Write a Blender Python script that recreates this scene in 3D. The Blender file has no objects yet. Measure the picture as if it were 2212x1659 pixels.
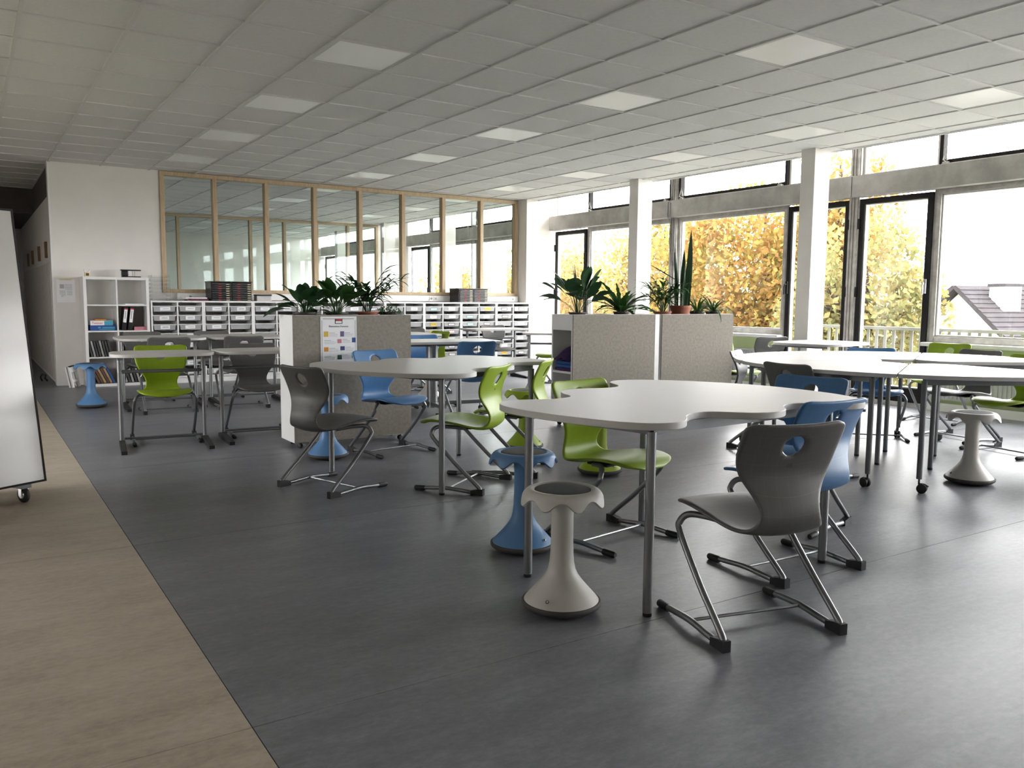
import bpy, bmesh, math, random
from mathutils import Vector, Matrix
R = random.Random(7)
scene = bpy.context.scene
col = scene.collection
PI = math.pi

# ------------------------------------------------------------------ camera
EYE = 1.18
F_PX, W_PX, H_PX = 1806.6, 2212.0, 1659.0
yaw, pitch, roll = math.radians(32.9256), math.radians(5.7788), math.radians(0.456)
fw = Vector((math.sin(yaw) * math.cos(pitch), math.cos(yaw) * math.cos(pitch), -math.sin(pitch)))
rt = Vector((math.cos(yaw), -math.sin(yaw), 0))
up = rt.cross(fw)
rt2 = rt * math.cos(roll) + up * math.sin(roll)
up2 = -rt * math.sin(roll) + up * math.cos(roll)
cam_d = bpy.data.cameras.new('camera')
cam_d.sensor_width = 36.0
cam_d.lens = F_PX / W_PX * 36.0
cam_d.clip_end = 500
cam = bpy.data.objects.new('camera', cam_d)
col.objects.link(cam)
cam.matrix_world = Matrix(((rt2.x, up2.x, -fw.x, 0), (rt2.y, up2.y, -fw.y, 0), (rt2.z, up2.z, -fw.z, EYE), (0, 0, 0, 1)))
scene.camera = cam

# ------------------------------------------------------------------ light
world = bpy.data.worlds.new('overcast_sky')
scene.world = world
world.use_nodes = True
bg = world.node_tree.nodes['Background']
bg.inputs['Color'].default_value = (1.0, 0.968, 0.972, 1)
bg.inputs['Strength'].default_value = 7.0
vs = scene.view_settings
vs.view_transform = 'Standard'
vs.look = 'None'
vs.exposure = 1.62
vs.gamma = 1.0
vs.use_curve_mapping = False
scene.cycles.max_bounces = 7
scene.cycles.diffuse_bounces = 5
scene.cycles.glossy_bounces = 3
scene.cycles.use_adaptive_sampling = True
scene.cycles.adaptive_threshold = 0.10
scene.cycles.adaptive_min_samples = 16
scene.cycles.transparent_max_bounces = 16
scene.cycles.use_denoising = True
scene.cycles.sample_clamp_indirect = 6.0
scene.cycles.caustics_reflective = False
scene.cycles.caustics_refractive = False

def portal(y0, y1, z0, z1, x=8.84):
    l = bpy.data.lights.new('daylight_portal', 'AREA')
    l.shape = 'RECTANGLE'
    l.size = (z1 - z0)
    l.size_y = abs(y1 - y0)
    l.cycles.is_portal = True
    o = bpy.data.objects.new('daylight_portal', l)
    col.objects.link(o)
    o.location = (x, (y0 + y1) / 2, (z0 + z1) / 2)
    o.rotation_euler = (0, PI / 2, 0)      # -Z of the lamp points to -X, into the room
    return o
portal(-2.8, 12.38, 0.05, 2.40)
portal(-2.8, 12.38, 2.66, 3.14)
portal(12.7, 24.0, 0.05, 3.1)
pl_ = portal(5.6, 8.4, 0.8, 2.0, x=-2.58)
pl_.rotation_euler = (0, -PI / 2, 0)

# ------------------------------------------------------------------ materials
def new_mat(name):
    m = bpy.data.materials.new(name)
    m.use_nodes = True
    nt = m.node_tree
    return m, nt, nt.nodes['Principled BSDF']

def coords(nt, scale=(1, 1, 1), kind='Object'):
    tc = nt.nodes.new('ShaderNodeTexCoord')
    mp = nt.nodes.new('ShaderNodeMapping')
    mp.inputs['Scale'].default_value = scale
    nt.links.new(tc.outputs[kind], mp.inputs['Vector'])
    return mp.outputs['Vector']

def noise(nt, vec, scale, detail=4, rough=0.6):
    n = nt.nodes.new('ShaderNodeTexNoise')
    n.inputs['Scale'].default_value = scale
    n.inputs['Detail'].default_value = detail
    n.inputs['Roughness'].default_value = rough
    nt.links.new(vec, n.inputs['Vector'])
    return n.outputs['Fac']

def ramp(nt, fac, stops):
    r = nt.nodes.new('ShaderNodeValToRGB')
    els = r.color_ramp.elements
    els[0].position, els[0].color = stops[0][0], (*stops[0][1], 1)
    els[1].position, els[1].color = stops[-1][0], (*stops[-1][1], 1)
    for p, c in stops[1:-1]:
        e = els.new(p)
        e.color = (*c, 1)
    nt.links.new(fac, r.inputs['Fac'])
    return r.outputs['Color']

def bump(nt, b, height, strength, dist=0.002):
    n = nt.nodes.new('ShaderNodeBump')
    n.inputs['Strength'].default_value = strength
    n.inputs['Distance'].default_value = dist
    nt.links.new(height, n.inputs['Height'])
    nt.links.new(n.outputs['Normal'], b.inputs['Normal'])

def mat(name, c, rough=0.5, metal=0.0, spec=0.5, var=0.12, scale=6.0, bmp=0.0, bscale=200.0):
    """Principled surface whose colour wanders a little with a noise texture."""
    m, nt, b = new_mat(name)
    v = coords(nt)
    f = noise(nt, v, scale)
    lo = tuple(max(0, x * (1 - var)) for x in c)
    hi = tuple(min(1, x * (1 + var)) for x in c)
    nt.links.new(ramp(nt, f, [(0.3, lo), (0.7, hi)]), b.inputs['Base Color'])
    b.inputs['Roughness'].default_value = rough
    b.inputs['Metallic'].default_value = metal
    b.inputs['Specular IOR Level'].default_value = spec
    if bmp:
        bump(nt, b, noise(nt, v, bscale, 3), bmp)
    return m

def floor_mat(name, dark, mid, light):
    m, nt, b = new_mat(name)
    v = coords(nt, (0.35, 1.0, 1.0))
    a = noise(nt, v, 5.0, 8, 0.72)
    v2 = coords(nt, (0.6, 1.0, 1.0))
    c = noise(nt, v2, 45.0, 4, 0.7)
    mx = nt.nodes.new('ShaderNodeMix')
    mx.data_type = 'FLOAT'
    mx.inputs['Factor'].default_value = 0.38
    nt.links.new(a, mx.inputs['A'])
    nt.links.new(c, mx.inputs['B'])
    nt.links.new(ramp(nt, mx.outputs['Result'], [(0.36, dark), (0.5, mid), (0.66, light)]), b.inputs['Base Color'])
    r = nt.nodes.new('ShaderNodeMapRange')
    r.inputs['To Min'].default_value = 0.30
    r.inputs['To Max'].default_value = 0.42
    nt.links.new(a, r.inputs['Value'])
    nt.links.new(r.outputs['Result'], b.inputs['Roughness'])
    b.inputs['Specular IOR Level'].default_value = 0.30
    bump(nt, b, c, 0.06, 0.001)
    return m

def glass_mat(name, tint=(1, 1, 1), refl=0.05):
    m = bpy.data.materials.new(name)
    m.use_nodes = True
    nt = m.node_tree
    nt.nodes.clear()
    out = nt.nodes.new('ShaderNodeOutputMaterial')
    t = nt.nodes.new('ShaderNodeBsdfTransparent')
    t.inputs['Color'].default_value = (*tint, 1)
    g = nt.nodes.new('ShaderNodeBsdfGlossy')
    g.inputs['Roughness'].default_value = 0.02
    lw = nt.nodes.new('ShaderNodeLayerWeight')
    lw.inputs['Blend'].default_value = 0.5
    pw = nt.nodes.new('ShaderNodeMath'); pw.operation = 'POWER'; pw.inputs[1].default_value = 5.0
    nt.links.new(lw.outputs['Facing'], pw.inputs[0])
    ml = nt.nodes.new('ShaderNodeMath'); ml.operation = 'MULTIPLY_ADD'
    ml.inputs[1].default_value = 0.45; ml.inputs[2].default_value = refl * 0.5
    nt.links.new(pw.outputs[0], ml.inputs[0])
    mx = nt.nodes.new('ShaderNodeMixShader')
    nt.links.new(ml.outputs[0], mx.inputs['Fac'])
    nt.links.new(t.outputs['BSDF'], mx.inputs[1])
    nt.links.new(g.outputs['BSDF'], mx.inputs[2])
    nt.links.new(mx.outputs['Shader'], out.inputs['Surface'])
    return m

def plastic_mat(name, c, rough=0.42):
    """Moulded chair shell with the fine square grid embossed in it."""
    m, nt, b = new_mat(name)
    v = coords(nt)
    f = noise(nt, v, 5)
    sx = nt.nodes.new('ShaderNodeSeparateXYZ')
    nt.links.new(v, sx.inputs[0])
    def line(sock, per, wid):
        mod = nt.nodes.new('ShaderNodeMath'); mod.operation = 'PINGPONG'
        mod.inputs[1].default_value = per / 2
        nt.links.new(sock, mod.inputs[0])
        lt = nt.nodes.new('ShaderNodeMath'); lt.operation = 'LESS_THAN'
        lt.inputs[1].default_value = wid
        nt.links.new(mod.outputs[0], lt.inputs[0])
        return lt.outputs[0]
    zy = nt.nodes.new('ShaderNodeMath'); zy.operation = 'SUBTRACT'
    nt.links.new(sx.outputs['Z'], zy.inputs[0]); nt.links.new(sx.outputs['Y'], zy.inputs[1])
    l1 = line(sx.outputs['X'], 0.047, 0.0007)
    l2 = line(zy.outputs[0], 0.047, 0.0007)
    mxm = nt.nodes.new('ShaderNodeMath'); mxm.operation = 'MAXIMUM'
    nt.links.new(l1, mxm.inputs[0]); nt.links.new(l2, mxm.inputs[1])
    base = ramp(nt, f, [(0.3, tuple(x * 0.92 for x in c)), (0.7, tuple(min(1, x * 1.08) for x in c))])
    mix = nt.nodes.new('ShaderNodeMix'); mix.data_type = 'RGBA'
    sc = nt.nodes.new('ShaderNodeMath'); sc.operation = 'MULTIPLY'; sc.inputs[1].default_value = 0.16
    nt.links.new(mxm.outputs[0], sc.inputs[0])
    nt.links.new(sc.outputs[0], mix.inputs['Factor'])
    nt.links.new(base, mix.inputs['A'])
    mix.inputs['B'].default_value = (*[min(1, x * 1.2 + 0.16) for x in c], 1)
    nt.links.new(mix.outputs['Result'], b.inputs['Base Color'])
    b.inputs['Roughness'].default_value = rough
    bump(nt, b, noise(nt, v, 420, 2), 0.12, 0.0006)
    return m

def leaf_mat(name, c1, c2, rough=0.45, trans=0.25, rnd=True):
    m, nt, b = new_mat(name)
    if rnd:
        g = nt.nodes.new('ShaderNodeNewGeometry')
        f = g.outputs['Random Per Island']
    else:
        f = noise(nt, coords(nt), 12)
    c = ramp(nt, f, [(0.1, c1), (0.9, c2)])
    nt.links.new(c, b.inputs['Base Color'])
    b.inputs['Roughness'].default_value = rough
    b.inputs['Specular IOR Level'].default_value = 0.3
    tr = nt.nodes.new('ShaderNodeBsdfTranslucent')
    nt.links.new(c, tr.inputs['Color'])
    mx = nt.nodes.new('ShaderNodeMixShader')
    mx.inputs['Fac'].default_value = trans
    out = nt.nodes['Material Output']
    nt.links.new(b.outputs['BSDF'], mx.inputs[1])
    nt.links.new(tr.outputs['BSDF'], mx.inputs[2])
    nt.links.new(mx.outputs['Shader'], out.inputs['Surface'])
    return m

def wood_mat(name, c1, c2):
    m, nt, b = new_mat(name)
    v = coords(nt, (30, 30, 3))
    nt.links.new(ramp(nt, noise(nt, v, 1.5, 6), [(0.3, c1), (0.7, c2)]), b.inputs['Base Color'])
    b.inputs['Roughness'].default_value = 0.55
    return m

def autumn_mat(name, stops):
    m, nt, b = new_mat(name)
    g = nt.nodes.new('ShaderNodeNewGeometry')
    n = noise(nt, coords(nt), 0.55, 3)
    ad = nt.nodes.new('ShaderNodeMix'); ad.data_type = 'FLOAT'
    ad.inputs['Factor'].default_value = 0.45
    nt.links.new(n, ad.inputs['A'])
    nt.links.new(g.outputs['Random Per Island'], ad.inputs['B'])
    c = ramp(nt, ad.outputs['Result'], stops)
    nt.links.new(c, b.inputs['Base Color'])
    b.inputs['Roughness'].default_value = 0.7
    b.inputs['Specular IOR Level'].default_value = 0.1
    tr = nt.nodes.new('ShaderNodeBsdfTranslucent')
    nt.links.new(c, tr.inputs['Color'])
    mx = nt.nodes.new('ShaderNodeMixShader')
    mx.inputs['Fac'].default_value = 0.5
    nt.links.new(b.outputs['BSDF'], mx.inputs[1])
    nt.links.new(tr.outputs['BSDF'], mx.inputs[2])
    nt.links.new(mx.outputs['Shader'], nt.nodes['Material Output'].inputs['Surface'])
    return m

M = {}
M['floor_blue'] = floor_mat('blue_grey_linoleum', (0.128, 0.130, 0.146), (0.170, 0.173, 0.192), (0.235, 0.240, 0.262))
M['floor_beige'] = floor_mat('beige_linoleum', (0.32, 0.27, 0.21), (0.42, 0.36, 0.285), (0.52, 0.455, 0.37))
M['sub'] = mat('dark_joint', (0.03, 0.03, 0.03), 0.9)
M['wall'] = mat('white_plaster', (0.765, 0.735, 0.705), 0.85, var=0.03, scale=3, bmp=0.15, bscale=260)
M['tile'] = mat('ceiling_tile_white', (0.72, 0.718, 0.712), 0.95, spec=0.2, var=0.035, scale=30, bmp=0.25, bscale=500)
M['tbar'] = mat('white_grid_bar', (0.66, 0.66, 0.65), 0.55, var=0.02)
M['panel'] = mat('light_diffuser', (0.92, 0.92, 0.91), 0.35, var=0.01)
M['dark_ceiling_and_shade'] = mat('dark_soffit_and_shade', (0.10, 0.09, 0.08), 0.9)  # soffit colour, also used as painted shade above the corridor wall
M['wood'] = wood_mat('pale_pine', (0.43, 0.31, 0.19), (0.56, 0.43, 0.28))
M['glass'] = glass_mat('window_glass', (0.97, 0.985, 0.98), 0.055)
M['glass_in'] = glass_mat('partition_glass', (0.90, 0.94, 0.93), 0.06)
M['alu'] = mat('weathered_aluminium', (0.40, 0.385, 0.36), 0.5, metal=0.35, var=0.25, scale=9)
M['concrete'] = mat('grey_transom_cover', (0.33, 0.32, 0.30), 0.75, var=0.22, scale=4, bmp=0.1)
M['black'] = mat('black_painted_frame', (0.012, 0.011, 0.011), 0.65, spec=0.2, var=0.2)
M['white'] = mat('white_laminate', (0.78, 0.775, 0.765), 0.42, var=0.02)
M['white_gloss'] = mat('white_table_top', (0.51, 0.49, 0.475), 0.42, var=0.015, spec=0.24)
M['edge'] = mat('grey_edge_band', (0.50, 0.49, 0.475), 0.5, var=0.03)
M['steel'] = mat('silver_grey_tube', (0.235, 0.24, 0.25), 0.36, metal=0.75, var=0.06)
M['steel_dark'] = mat('dark_grey_tube', (0.155, 0.16, 0.17), 0.42, metal=0.4, var=0.08)
M['chrome'] = mat('chrome', (0.7, 0.7, 0.7), 0.18, metal=1.0, var=0.03)
M['rubber'] = mat('black_rubber', (0.012, 0.012, 0.013), 0.6)
M['pad'] = mat('dark_grey_pad', (0.075, 0.078, 0.076), 0.85, var=0.1, scale=60)
M['rim'] = mat('dark_rubber_rim', (0.055, 0.052, 0.047), 0.7)
M['chair_grey'] = plastic_mat('grey_shell', (0.105, 0.104, 0.100))
M['chair_blue'] = plastic_mat('blue_shell', (0.062, 0.165, 0.345))
M['chair_green'] = plastic_mat('lime_shell', (0.215, 0.315, 0.010))
M['stool_blue'] = mat('blue_stool_plastic', (0.095, 0.225, 0.44), 0.45, var=0.06)
M['stool_green'] = mat('lime_stool_plastic', (0.27, 0.38, 0.02), 0.45, var=0.06)
M['stool_white'] = mat('light_grey_stool_plastic', (0.50, 0.485, 0.45), 0.45, var=0.04)
M['felt'] = mat('beige_felt', (0.275, 0.250, 0.220), 0.95, spec=0.1, var=0.16, scale=40, bmp=0.3, bscale=300)
M['tray'] = mat('translucent_tray', (0.36, 0.365, 0.37), 0.3, var=0.05)
M['lip'] = mat('tray_lip', (0.58, 0.58, 0.57), 0.35, var=0.03)
M['paper'] = mat('white_paper', (0.86, 0.86, 0.89), 0.8, var=0.02)
M['ink'] = mat('dark_ink', (0.03, 0.03, 0.035), 0.8)
M['grey_ink'] = mat('grey_ink', (0.36, 0.36, 0.40), 0.8)
M['soil'] = mat('soil', (0.03, 0.022, 0.016), 0.95, var=0.3, scale=60, bmp=0.6, bscale=90)
M['terracotta'] = mat('terracotta', (0.30, 0.10, 0.055), 0.7)
M['pot_dark'] = mat('dark_pot', (0.035, 0.03, 0.028), 0.6)
M['leaf_dark'] = leaf_mat('dark_green_leaf', (0.012, 0.040, 0.014), (0.030, 0.085, 0.028), trans=0.12, rnd=False)
M['leaf_mid'] = leaf_mat('mid_green_leaf', (0.022, 0.070, 0.018), (0.060, 0.150, 0.035), trans=0.2, rnd=False)
M['leaf_snake'] = leaf_mat('banded_leaf', (0.015, 0.040, 0.022), (0.05, 0.10, 0.05), trans=0.05, rnd=False)
M['stem'] = mat('plant_stem', (0.08, 0.12, 0.035), 0.7)
M['bark'] = mat('tree_bark', (0.030, 0.020, 0.014), 0.95, var=0.3, scale=20)
M['green_panel'] = mat('pale_green_panel', (0.50, 0.60, 0.30), 0.6, var=0.04)
M['radiator'] = mat('radiator_enamel', (0.52, 0.53, 0.51), 0.5, var=0.03)
M['brown_tag'] = mat('brown_card', (0.16, 0.085, 0.04), 0.7)
M['locker'] = mat('pale_locker', (0.50, 0.47, 0.44), 0.75, var=0.08)
M['board'] = mat('whiteboard_enamel', (0.42, 0.405, 0.38), 0.16, var=0.02, spec=0.5)
M['red'] = mat('red_tab', (0.55, 0.05, 0.05), 0.6)
M['cream'] = mat('cream_tab', (0.75, 0.66, 0.42), 0.6)
M['black_gloss'] = mat('black_plastic', (0.014, 0.014, 0.015), 0.35)
M['acrylic'] = glass_mat('clear_acrylic', (0.965, 0.97, 0.97), 0.08)
M['maroon'] = mat('maroon_card', (0.13, 0.035, 0.05), 0.7)
M['purple'] = mat('purple_cloth', (0.045, 0.018, 0.085), 0.9, var=0.25, scale=30)
M['blue_card'] = mat('blue_card', (0.02, 0.075, 0.27), 0.6)
M['cyan'] = mat('light_blue_card', (0.06, 0.36, 0.52), 0.6)
M['teal'] = mat('teal_card', (0.08, 0.36, 0.40), 0.6)
M['yellow'] = mat('yellow_card', (0.62, 0.44, 0.05), 0.6)
M['orange'] = mat('orange_card', (0.60, 0.24, 0.03), 0.6)
M['pink'] = mat('pink_card', (0.60, 0.22, 0.28), 0.6)
M['magenta'] = mat('magenta_card', (0.40, 0.03, 0.16), 0.6)
M['violet'] = mat('violet_card', (0.14, 0.10, 0.22), 0.6)
M['navy'] = mat('navy_card', (0.015, 0.025, 0.12), 0.6)
M['dkgreen'] = mat('dark_green_card', (0.02, 0.07, 0.05), 0.6)
M['book_dark'] = mat('dark_book', (0.05, 0.05, 0.052), 0.6, var=0.3, scale=20)
M['book_grey'] = mat('grey_book', (0.32, 0.31, 0.29), 0.6, var=0.2, scale=20)
M['book_tan'] = mat('tan_book', (0.36, 0.24, 0.13), 0.7, var=0.25, scale=20)
M['book_brown'] = mat('brown_book', (0.11, 0.06, 0.035), 0.7, var=0.25, scale=20)
M['ground'] = mat('pale_ground', (0.20, 0.20, 0.16), 0.95, var=0.3, scale=0.4)
M['ground_dim'] = mat('dark_unseen_ground', (0.035, 0.05, 0.02), 0.95, var=0.3, scale=0.5)  # for the unseen ground at left, dark to limit bounced light
M['slab'] = mat('balcony_concrete', (0.34, 0.33, 0.31), 0.9, var=0.1)
M['rail'] = mat('white_railing', (0.52, 0.51, 0.48), 0.6, var=0.04)
M['rail_out'] = mat('toned_down_railing', (0.17, 0.165, 0.15), 0.7, var=0.08)  # white darkened evenly to keep the railing from overexposing
M['house_wall'] = mat('white_render', (0.82, 0.81, 0.79), 0.9, var=0.02)
M['roof'] = mat('grey_roof_tile', (0.036, 0.033, 0.035), 1.0, spec=0.05, var=0.15, scale=3)
M['autumn'] = autumn_mat('autumn_leaf', [(0.22, (0.105, 0.105, 0.030)), (0.40, (0.195, 0.148, 0.040)), (0.56, (0.200, 0.118, 0.036)), (0.78, (0.150, 0.072, 0.024))])
M['autumn_y'] = autumn_mat('yellow_leaf', [(0.22, (0.125, 0.120, 0.038)), (0.45, (0.215, 0.165, 0.058)), (0.75, (0.215, 0.142, 0.052))])
M['hedge'] = autumn_mat('green_yellow_leaf', [(0.22, (0.088, 0.102, 0.040)), (0.5, (0.165, 0.148, 0.060)), (0.8, (0.200, 0.142, 0.060))])

# ------------------------------------------------------------------ mesh helpers
class MB:
    def __init__(s):
        s.v, s.f, s.m = [], [], []
    def add(s, vs, fs, m=0):
        n = len(s.v)
        s.v += [tuple(p) for p in vs]
        s.f += [tuple(i + n for i in f) for f in fs]
        s.m += [m] * len(fs)
        return s
    def box(s, x0, x1, y0, y1, z0, z1, m=0):
        return s.add([(x0, y0, z0), (x1, y0, z0), (x1, y1, z0), (x0, y1, z0), (x0, y0, z1), (x1, y0, z1), (x1, y1, z1), (x0, y1, z1)],
                     [(3, 2, 1, 0), (4, 5, 6, 7), (0, 1, 5, 4), (1, 2, 6, 5), (2, 3, 7, 6), (3, 0, 4, 7)], m)
    def cbox(s, x0, x1, y0, y1, z0, z1, c=0.004, m=0):
        """box with chamfered edges"""
        bm = bmesh.new()
        bmesh.ops.create_cube(bm, size=1)
        for v in bm.verts:
            v.co = Vector(((x0 + x1) / 2 + v.co.x * (x1 - x0), (y0 + y1) / 2 + v.co.y * (y1 - y0), (z0 + z1) / 2 + v.co.z * (z1 - z0)))
        bmesh.ops.bevel(bm, geom=list(bm.edges), offset=c, segments=2, affect='EDGES', profile=0.6)
        bm.verts.index_update()
        s.add([v.co[:] for v in bm.verts], [[v.index for v in f.verts] for f in bm.faces], m)
        bm.free()
        return s
    def obox(s, c, ax, ay, az, hx, hy, hz, m=0):
        c, ax, ay, az = Vector(c), Vector(ax), Vector(ay), Vector(az)
        vs = []
        for k in (-1, 1):
            for i, j in ((-1, -1), (1, -1), (1, 1), (-1, 1)):
                vs.append((c + ax * hx * i + ay * hy * j + az * hz * k)[:])
        return s.add(vs, [(3, 2, 1, 0), (4, 5, 6, 7), (0, 1, 5, 4), (1, 2, 6, 5), (2, 3, 7, 6), (3, 0, 4, 7)], m)
    def tube(s, path, r, n=10, caps=True, m=0):
        P = [Vector(p) for p in path]
        rr = r if isinstance(r, (list, tuple)) else [r] * len(P)
        t0 = (P[1] - P[0]).normalized()
        ref = Vector((0, 0, 1)) if abs(t0.z) < 0.9 else Vector((1, 0, 0))
        nx = t0.cross(ref).normalized()
        vs, fs = [], []
        for k, p in enumerate(P):
            t = (P[min(k + 1, len(P) - 1)] - P[max(k - 1, 0)]).normalized()
            nx = (nx - t * nx.dot(t)).normalized()
            ny = t.cross(nx)
            for i in range(n):
                a = 2 * PI * i / n
                vs.append((p + (nx * math.cos(a) + ny * math.sin(a)) * rr[k])[:])
        for k in range(len(P) - 1):
            for i in range(n):
                j = (i + 1) % n
                fs.append((k * n + i, k * n + j, (k + 1) * n + j, (k + 1) * n + i))
        if caps:
            fs.append(tuple(range(n - 1, -1, -1)))
            fs.append(tuple((len(P) - 1) * n + i for i in range(n)))
        return s.add(vs, fs, m)
    def lathe(s, prof, n=32, c=(0, 0, 0), m=0, rfun=None):
        vs, fs = [], []
        for r, z in prof:
            for i in range(n):
                a = 2 * PI * i / n
                q, w = (r, z) if rfun is None else rfun(r, z, a)
                vs.append((c[0] + q * math.cos(a), c[1] + q * math.sin(a), c[2] + w))
        for k in range(len(prof) - 1):
            for i in range(n):
                j = (i + 1) % n
                fs.append((k * n + i, k * n + j, (k + 1) * n + j, (k + 1) * n + i))
        if prof[0][0] > 1e-6:
            fs.append(tuple(range(n - 1, -1, -1)))
        if prof[-1][0] > 1e-6:
            fs.append(tuple((len(prof) - 1) * n + i for i in range(n)))
        return s.add(vs, fs, m)
    def slab(s, outline, z0, z1, ch=0.003, m_top=0, m_edge=0):
        """flat plate with a small chamfer round its top and bottom edge"""
        n = len(outline)
        area = sum(outline[i][0] * outline[(i + 1) % n][1] - outline[(i + 1) % n][0] * outline[i][1] for i in range(n))
        o = list(outline) if area > 0 else list(reversed(outline))
        ins = []
        for i in range(n):
            a, b, c = Vector(o[i - 1]), Vector(o[i]), Vector(o[(i + 1) % n])
            t = (c - a).normalized()
            ins.append((b.x - t.y * ch, b.y + t.x * ch))
        k = len(s.v)
        s.v += [(x, y, z0) for x, y in ins] + [(x, y, z0 + ch) for x, y in o] + [(x, y, z1 - ch) for x, y in o] + [(x, y, z1) for x, y in ins]
        for lv in range(3):
            for i in range(n):
                j = (i + 1) % n
                s.f.append((k + lv * n + i, k + lv * n + j, k + (lv + 1) * n + j, k + (lv + 1) * n + i)); s.m.append(m_edge)
        s.f.append(tuple(k + i for i in range(n - 1, -1, -1))); s.m.append(m_edge)
        s.f.append(tuple(k + 3 * n + i for i in range(n))); s.m.append(m_top)
        return s
    def xform(s, mtx):
        s.v = [tuple(mtx @ Vector(p)) for p in s.v]
        return s
    def mesh(s, name, mats, smooth=False, angle=40):
        me = bpy.data.meshes.new(name)
        me.from_pydata(s.v, [], s.f)
        if not isinstance(mats, (list, tuple)):
            mats = [mats]
        for mm in mats:
            me.materials.append(mm)
        if any(s.m):
            me.polygons.foreach_set('material_index', s.m)
        if smooth:
            me.polygons.foreach_set('use_smooth', [True] * len(me.polygons))
            me.set_sharp_from_angle(angle=math.radians(angle))
        me.update()
        return me
    def build(s, name, mats, parent=None, smooth=False, angle=40, loc=None, rz=0):
        return link(name, s.mesh(name, mats, smooth, angle), parent, loc, rz)

def link(name, me, parent=None, loc=None, rz=0):
    o = bpy.data.objects.new(name, me)
    col.objects.link(o)
    if parent is not None:
        o.parent = parent
    if loc is not None:
        o.location = loc
    if rz:
        o.rotation_euler = (0, 0, rz)
    return o

def tag(o, label=None, cat=None, group=None, kind=None):
    if label: o['label'] = label
    if cat: o['category'] = cat
    if group: o['group'] = group
    if kind: o['kind'] = kind
    return o

def thing(name, label, cat, loc=(0, 0, 0), rz=0, group=None):
    o = link(name, None, None, loc, rz)
    o.empty_display_size = 0.1
    return tag(o, label, cat, group)

def struct(name, mb, m, parent=None, smooth=False):
    o = mb.build(name, m, parent, smooth)
    if parent is None:
        o['kind'] = 'structure'
    return o

def sroot(name):
    o = link(name, None)
    o['kind'] = 'structure'
    return o

def clone(root, loc, rz, label, cat=None, group=None):
    r = root.copy(); col.objects.link(r)
    r.location = loc; r.rotation_euler = (0, 0, rz)
    r['label'] = label
    if group: r['group'] = group
    for ch in list(root.children):
        c = ch.copy(); col.objects.link(c); c.parent = r
        for g in ch.children:
            d = g.copy(); col.objects.link(d); d.parent = c
    return r

def catmull(pts, per):
    out = []
    n = len(pts)
    for i in range(n - 1):
        p0, p1, p2, p3 = pts[max(i - 1, 0)], pts[i], pts[i + 1], pts[min(i + 2, n - 1)]
        for k in range(per):
            t = k / per
            out.append(tuple(0.5 * (2 * b + (c - a) * t + (2 * a - 5 * b + 4 * c - d) * t * t + (3 * b - a - 3 * c + d) * t ** 3)
                             for a, b, c, d in zip(p0, p1, p2, p3)))
    out.append(tuple(pts[-1]))
    return out

def closed_catmull(pts, per):
    n = len(pts)
    out = []
    for i in range(n):
        p0, p1, p2, p3 = pts[i - 1], pts[i], pts[(i + 1) % n], pts[(i + 2) % n]
        for k in range(per):
            t = k / per
            out.append(tuple(0.5 * (2 * b + (c - a) * t + (2 * a - 5 * b + 4 * c - d) * t * t + (3 * b - a - 3 * c + d) * t ** 3)
                             for a, b, c, d in zip(p0, p1, p2, p3)))
    return out

def fillet(pts, rad, seg=6):
    n = len(pts); out = []
    rads = rad if isinstance(rad, (list, tuple)) else [rad] * n
    for i in range(n):
        a, b, c = Vector(pts[i - 1]), Vector(pts[i]), Vector(pts[(i + 1) % n])
        if rads[i] <= 0:
            out.append((b.x, b.y)); continue
        u, w = (a - b), (c - b)
        l = min(rads[i], u.length * 0.48, w.length * 0.48)
        p, q = b + u.normalized() * l, b + w.normalized() * l
        for k in range(seg + 1):
            t = k / seg
            r = p * (1 - t) ** 2 + b * 2 * t * (1 - t) + q * t * t
            out.append((r.x, r.y))
    return out

def text_mesh(txt, size, m, name='lettering', align='CENTER', ext=0.0003):
    cu = bpy.data.curves.new(name, 'FONT')
    cu.body = txt; cu.size = size; cu.align_x = align; cu.align_y = 'CENTER'
    cu.extrude = ext; cu.resolution_u = 2
    t = bpy.data.objects.new(name, cu); col.objects.link(t)
    bpy.context.view_layer.update()
    dg = bpy.context.evaluated_depsgraph_get()
    me = bpy.data.meshes.new_from_object(t.evaluated_get(dg))
    bpy.data.objects.remove(t); bpy.data.curves.remove(cu)
    me.materials.clear(); me.materials.append(m)
    me.name = name
    return me

def baked(mb, name, mats, mods, smooth=True, angle=60):
    o = mb.build(name, mats)
    for typ, kw in mods:
        md = o.modifiers.new(typ, typ)
        for k, v in kw.items(): setattr(md, k, v)
    bpy.context.view_layer.update()
    dg = bpy.context.evaluated_depsgraph_get()
    me = bpy.data.meshes.new_from_object(o.evaluated_get(dg))
    bpy.data.objects.remove(o)
    me.name = name
    if smooth:
        me.polygons.foreach_set('use_smooth', [True] * len(me.polygons))
        me.set_sharp_from_angle(angle=math.radians(angle))
    return me

# ================================================================== SETTING
CEIL, XW, YB = 2.90, 8.50, 12.45           # ceiling height, window wall, back wall
GX, GY = 0.345, 5.486                      # ceiling grid origin (0.6 m modules)

# floor: sub-floor with sheets of linoleum welded side by side
fl = struct('floor', MB().box(-2.6, 9.1, -3.6, 24.2, -0.2, -0.004), M['sub'])
ys = [-3.6] + [2.23 + 2.0 * k for k in range(-2, 11)] + [24.2]
for a, b in zip(ys[:-1], ys[1:]):
    MB().box(0.602, 9.1, a + 0.0015, b - 0.0015, -0.004, 0.0).build('floor_sheet', M['floor_blue'], fl)
    MB().box(-2.6, 0.599, a + 0.0015, b - 0.0015, -0.004, 0.0).build('floor_sheet', M['floor_beige'], fl)

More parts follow.
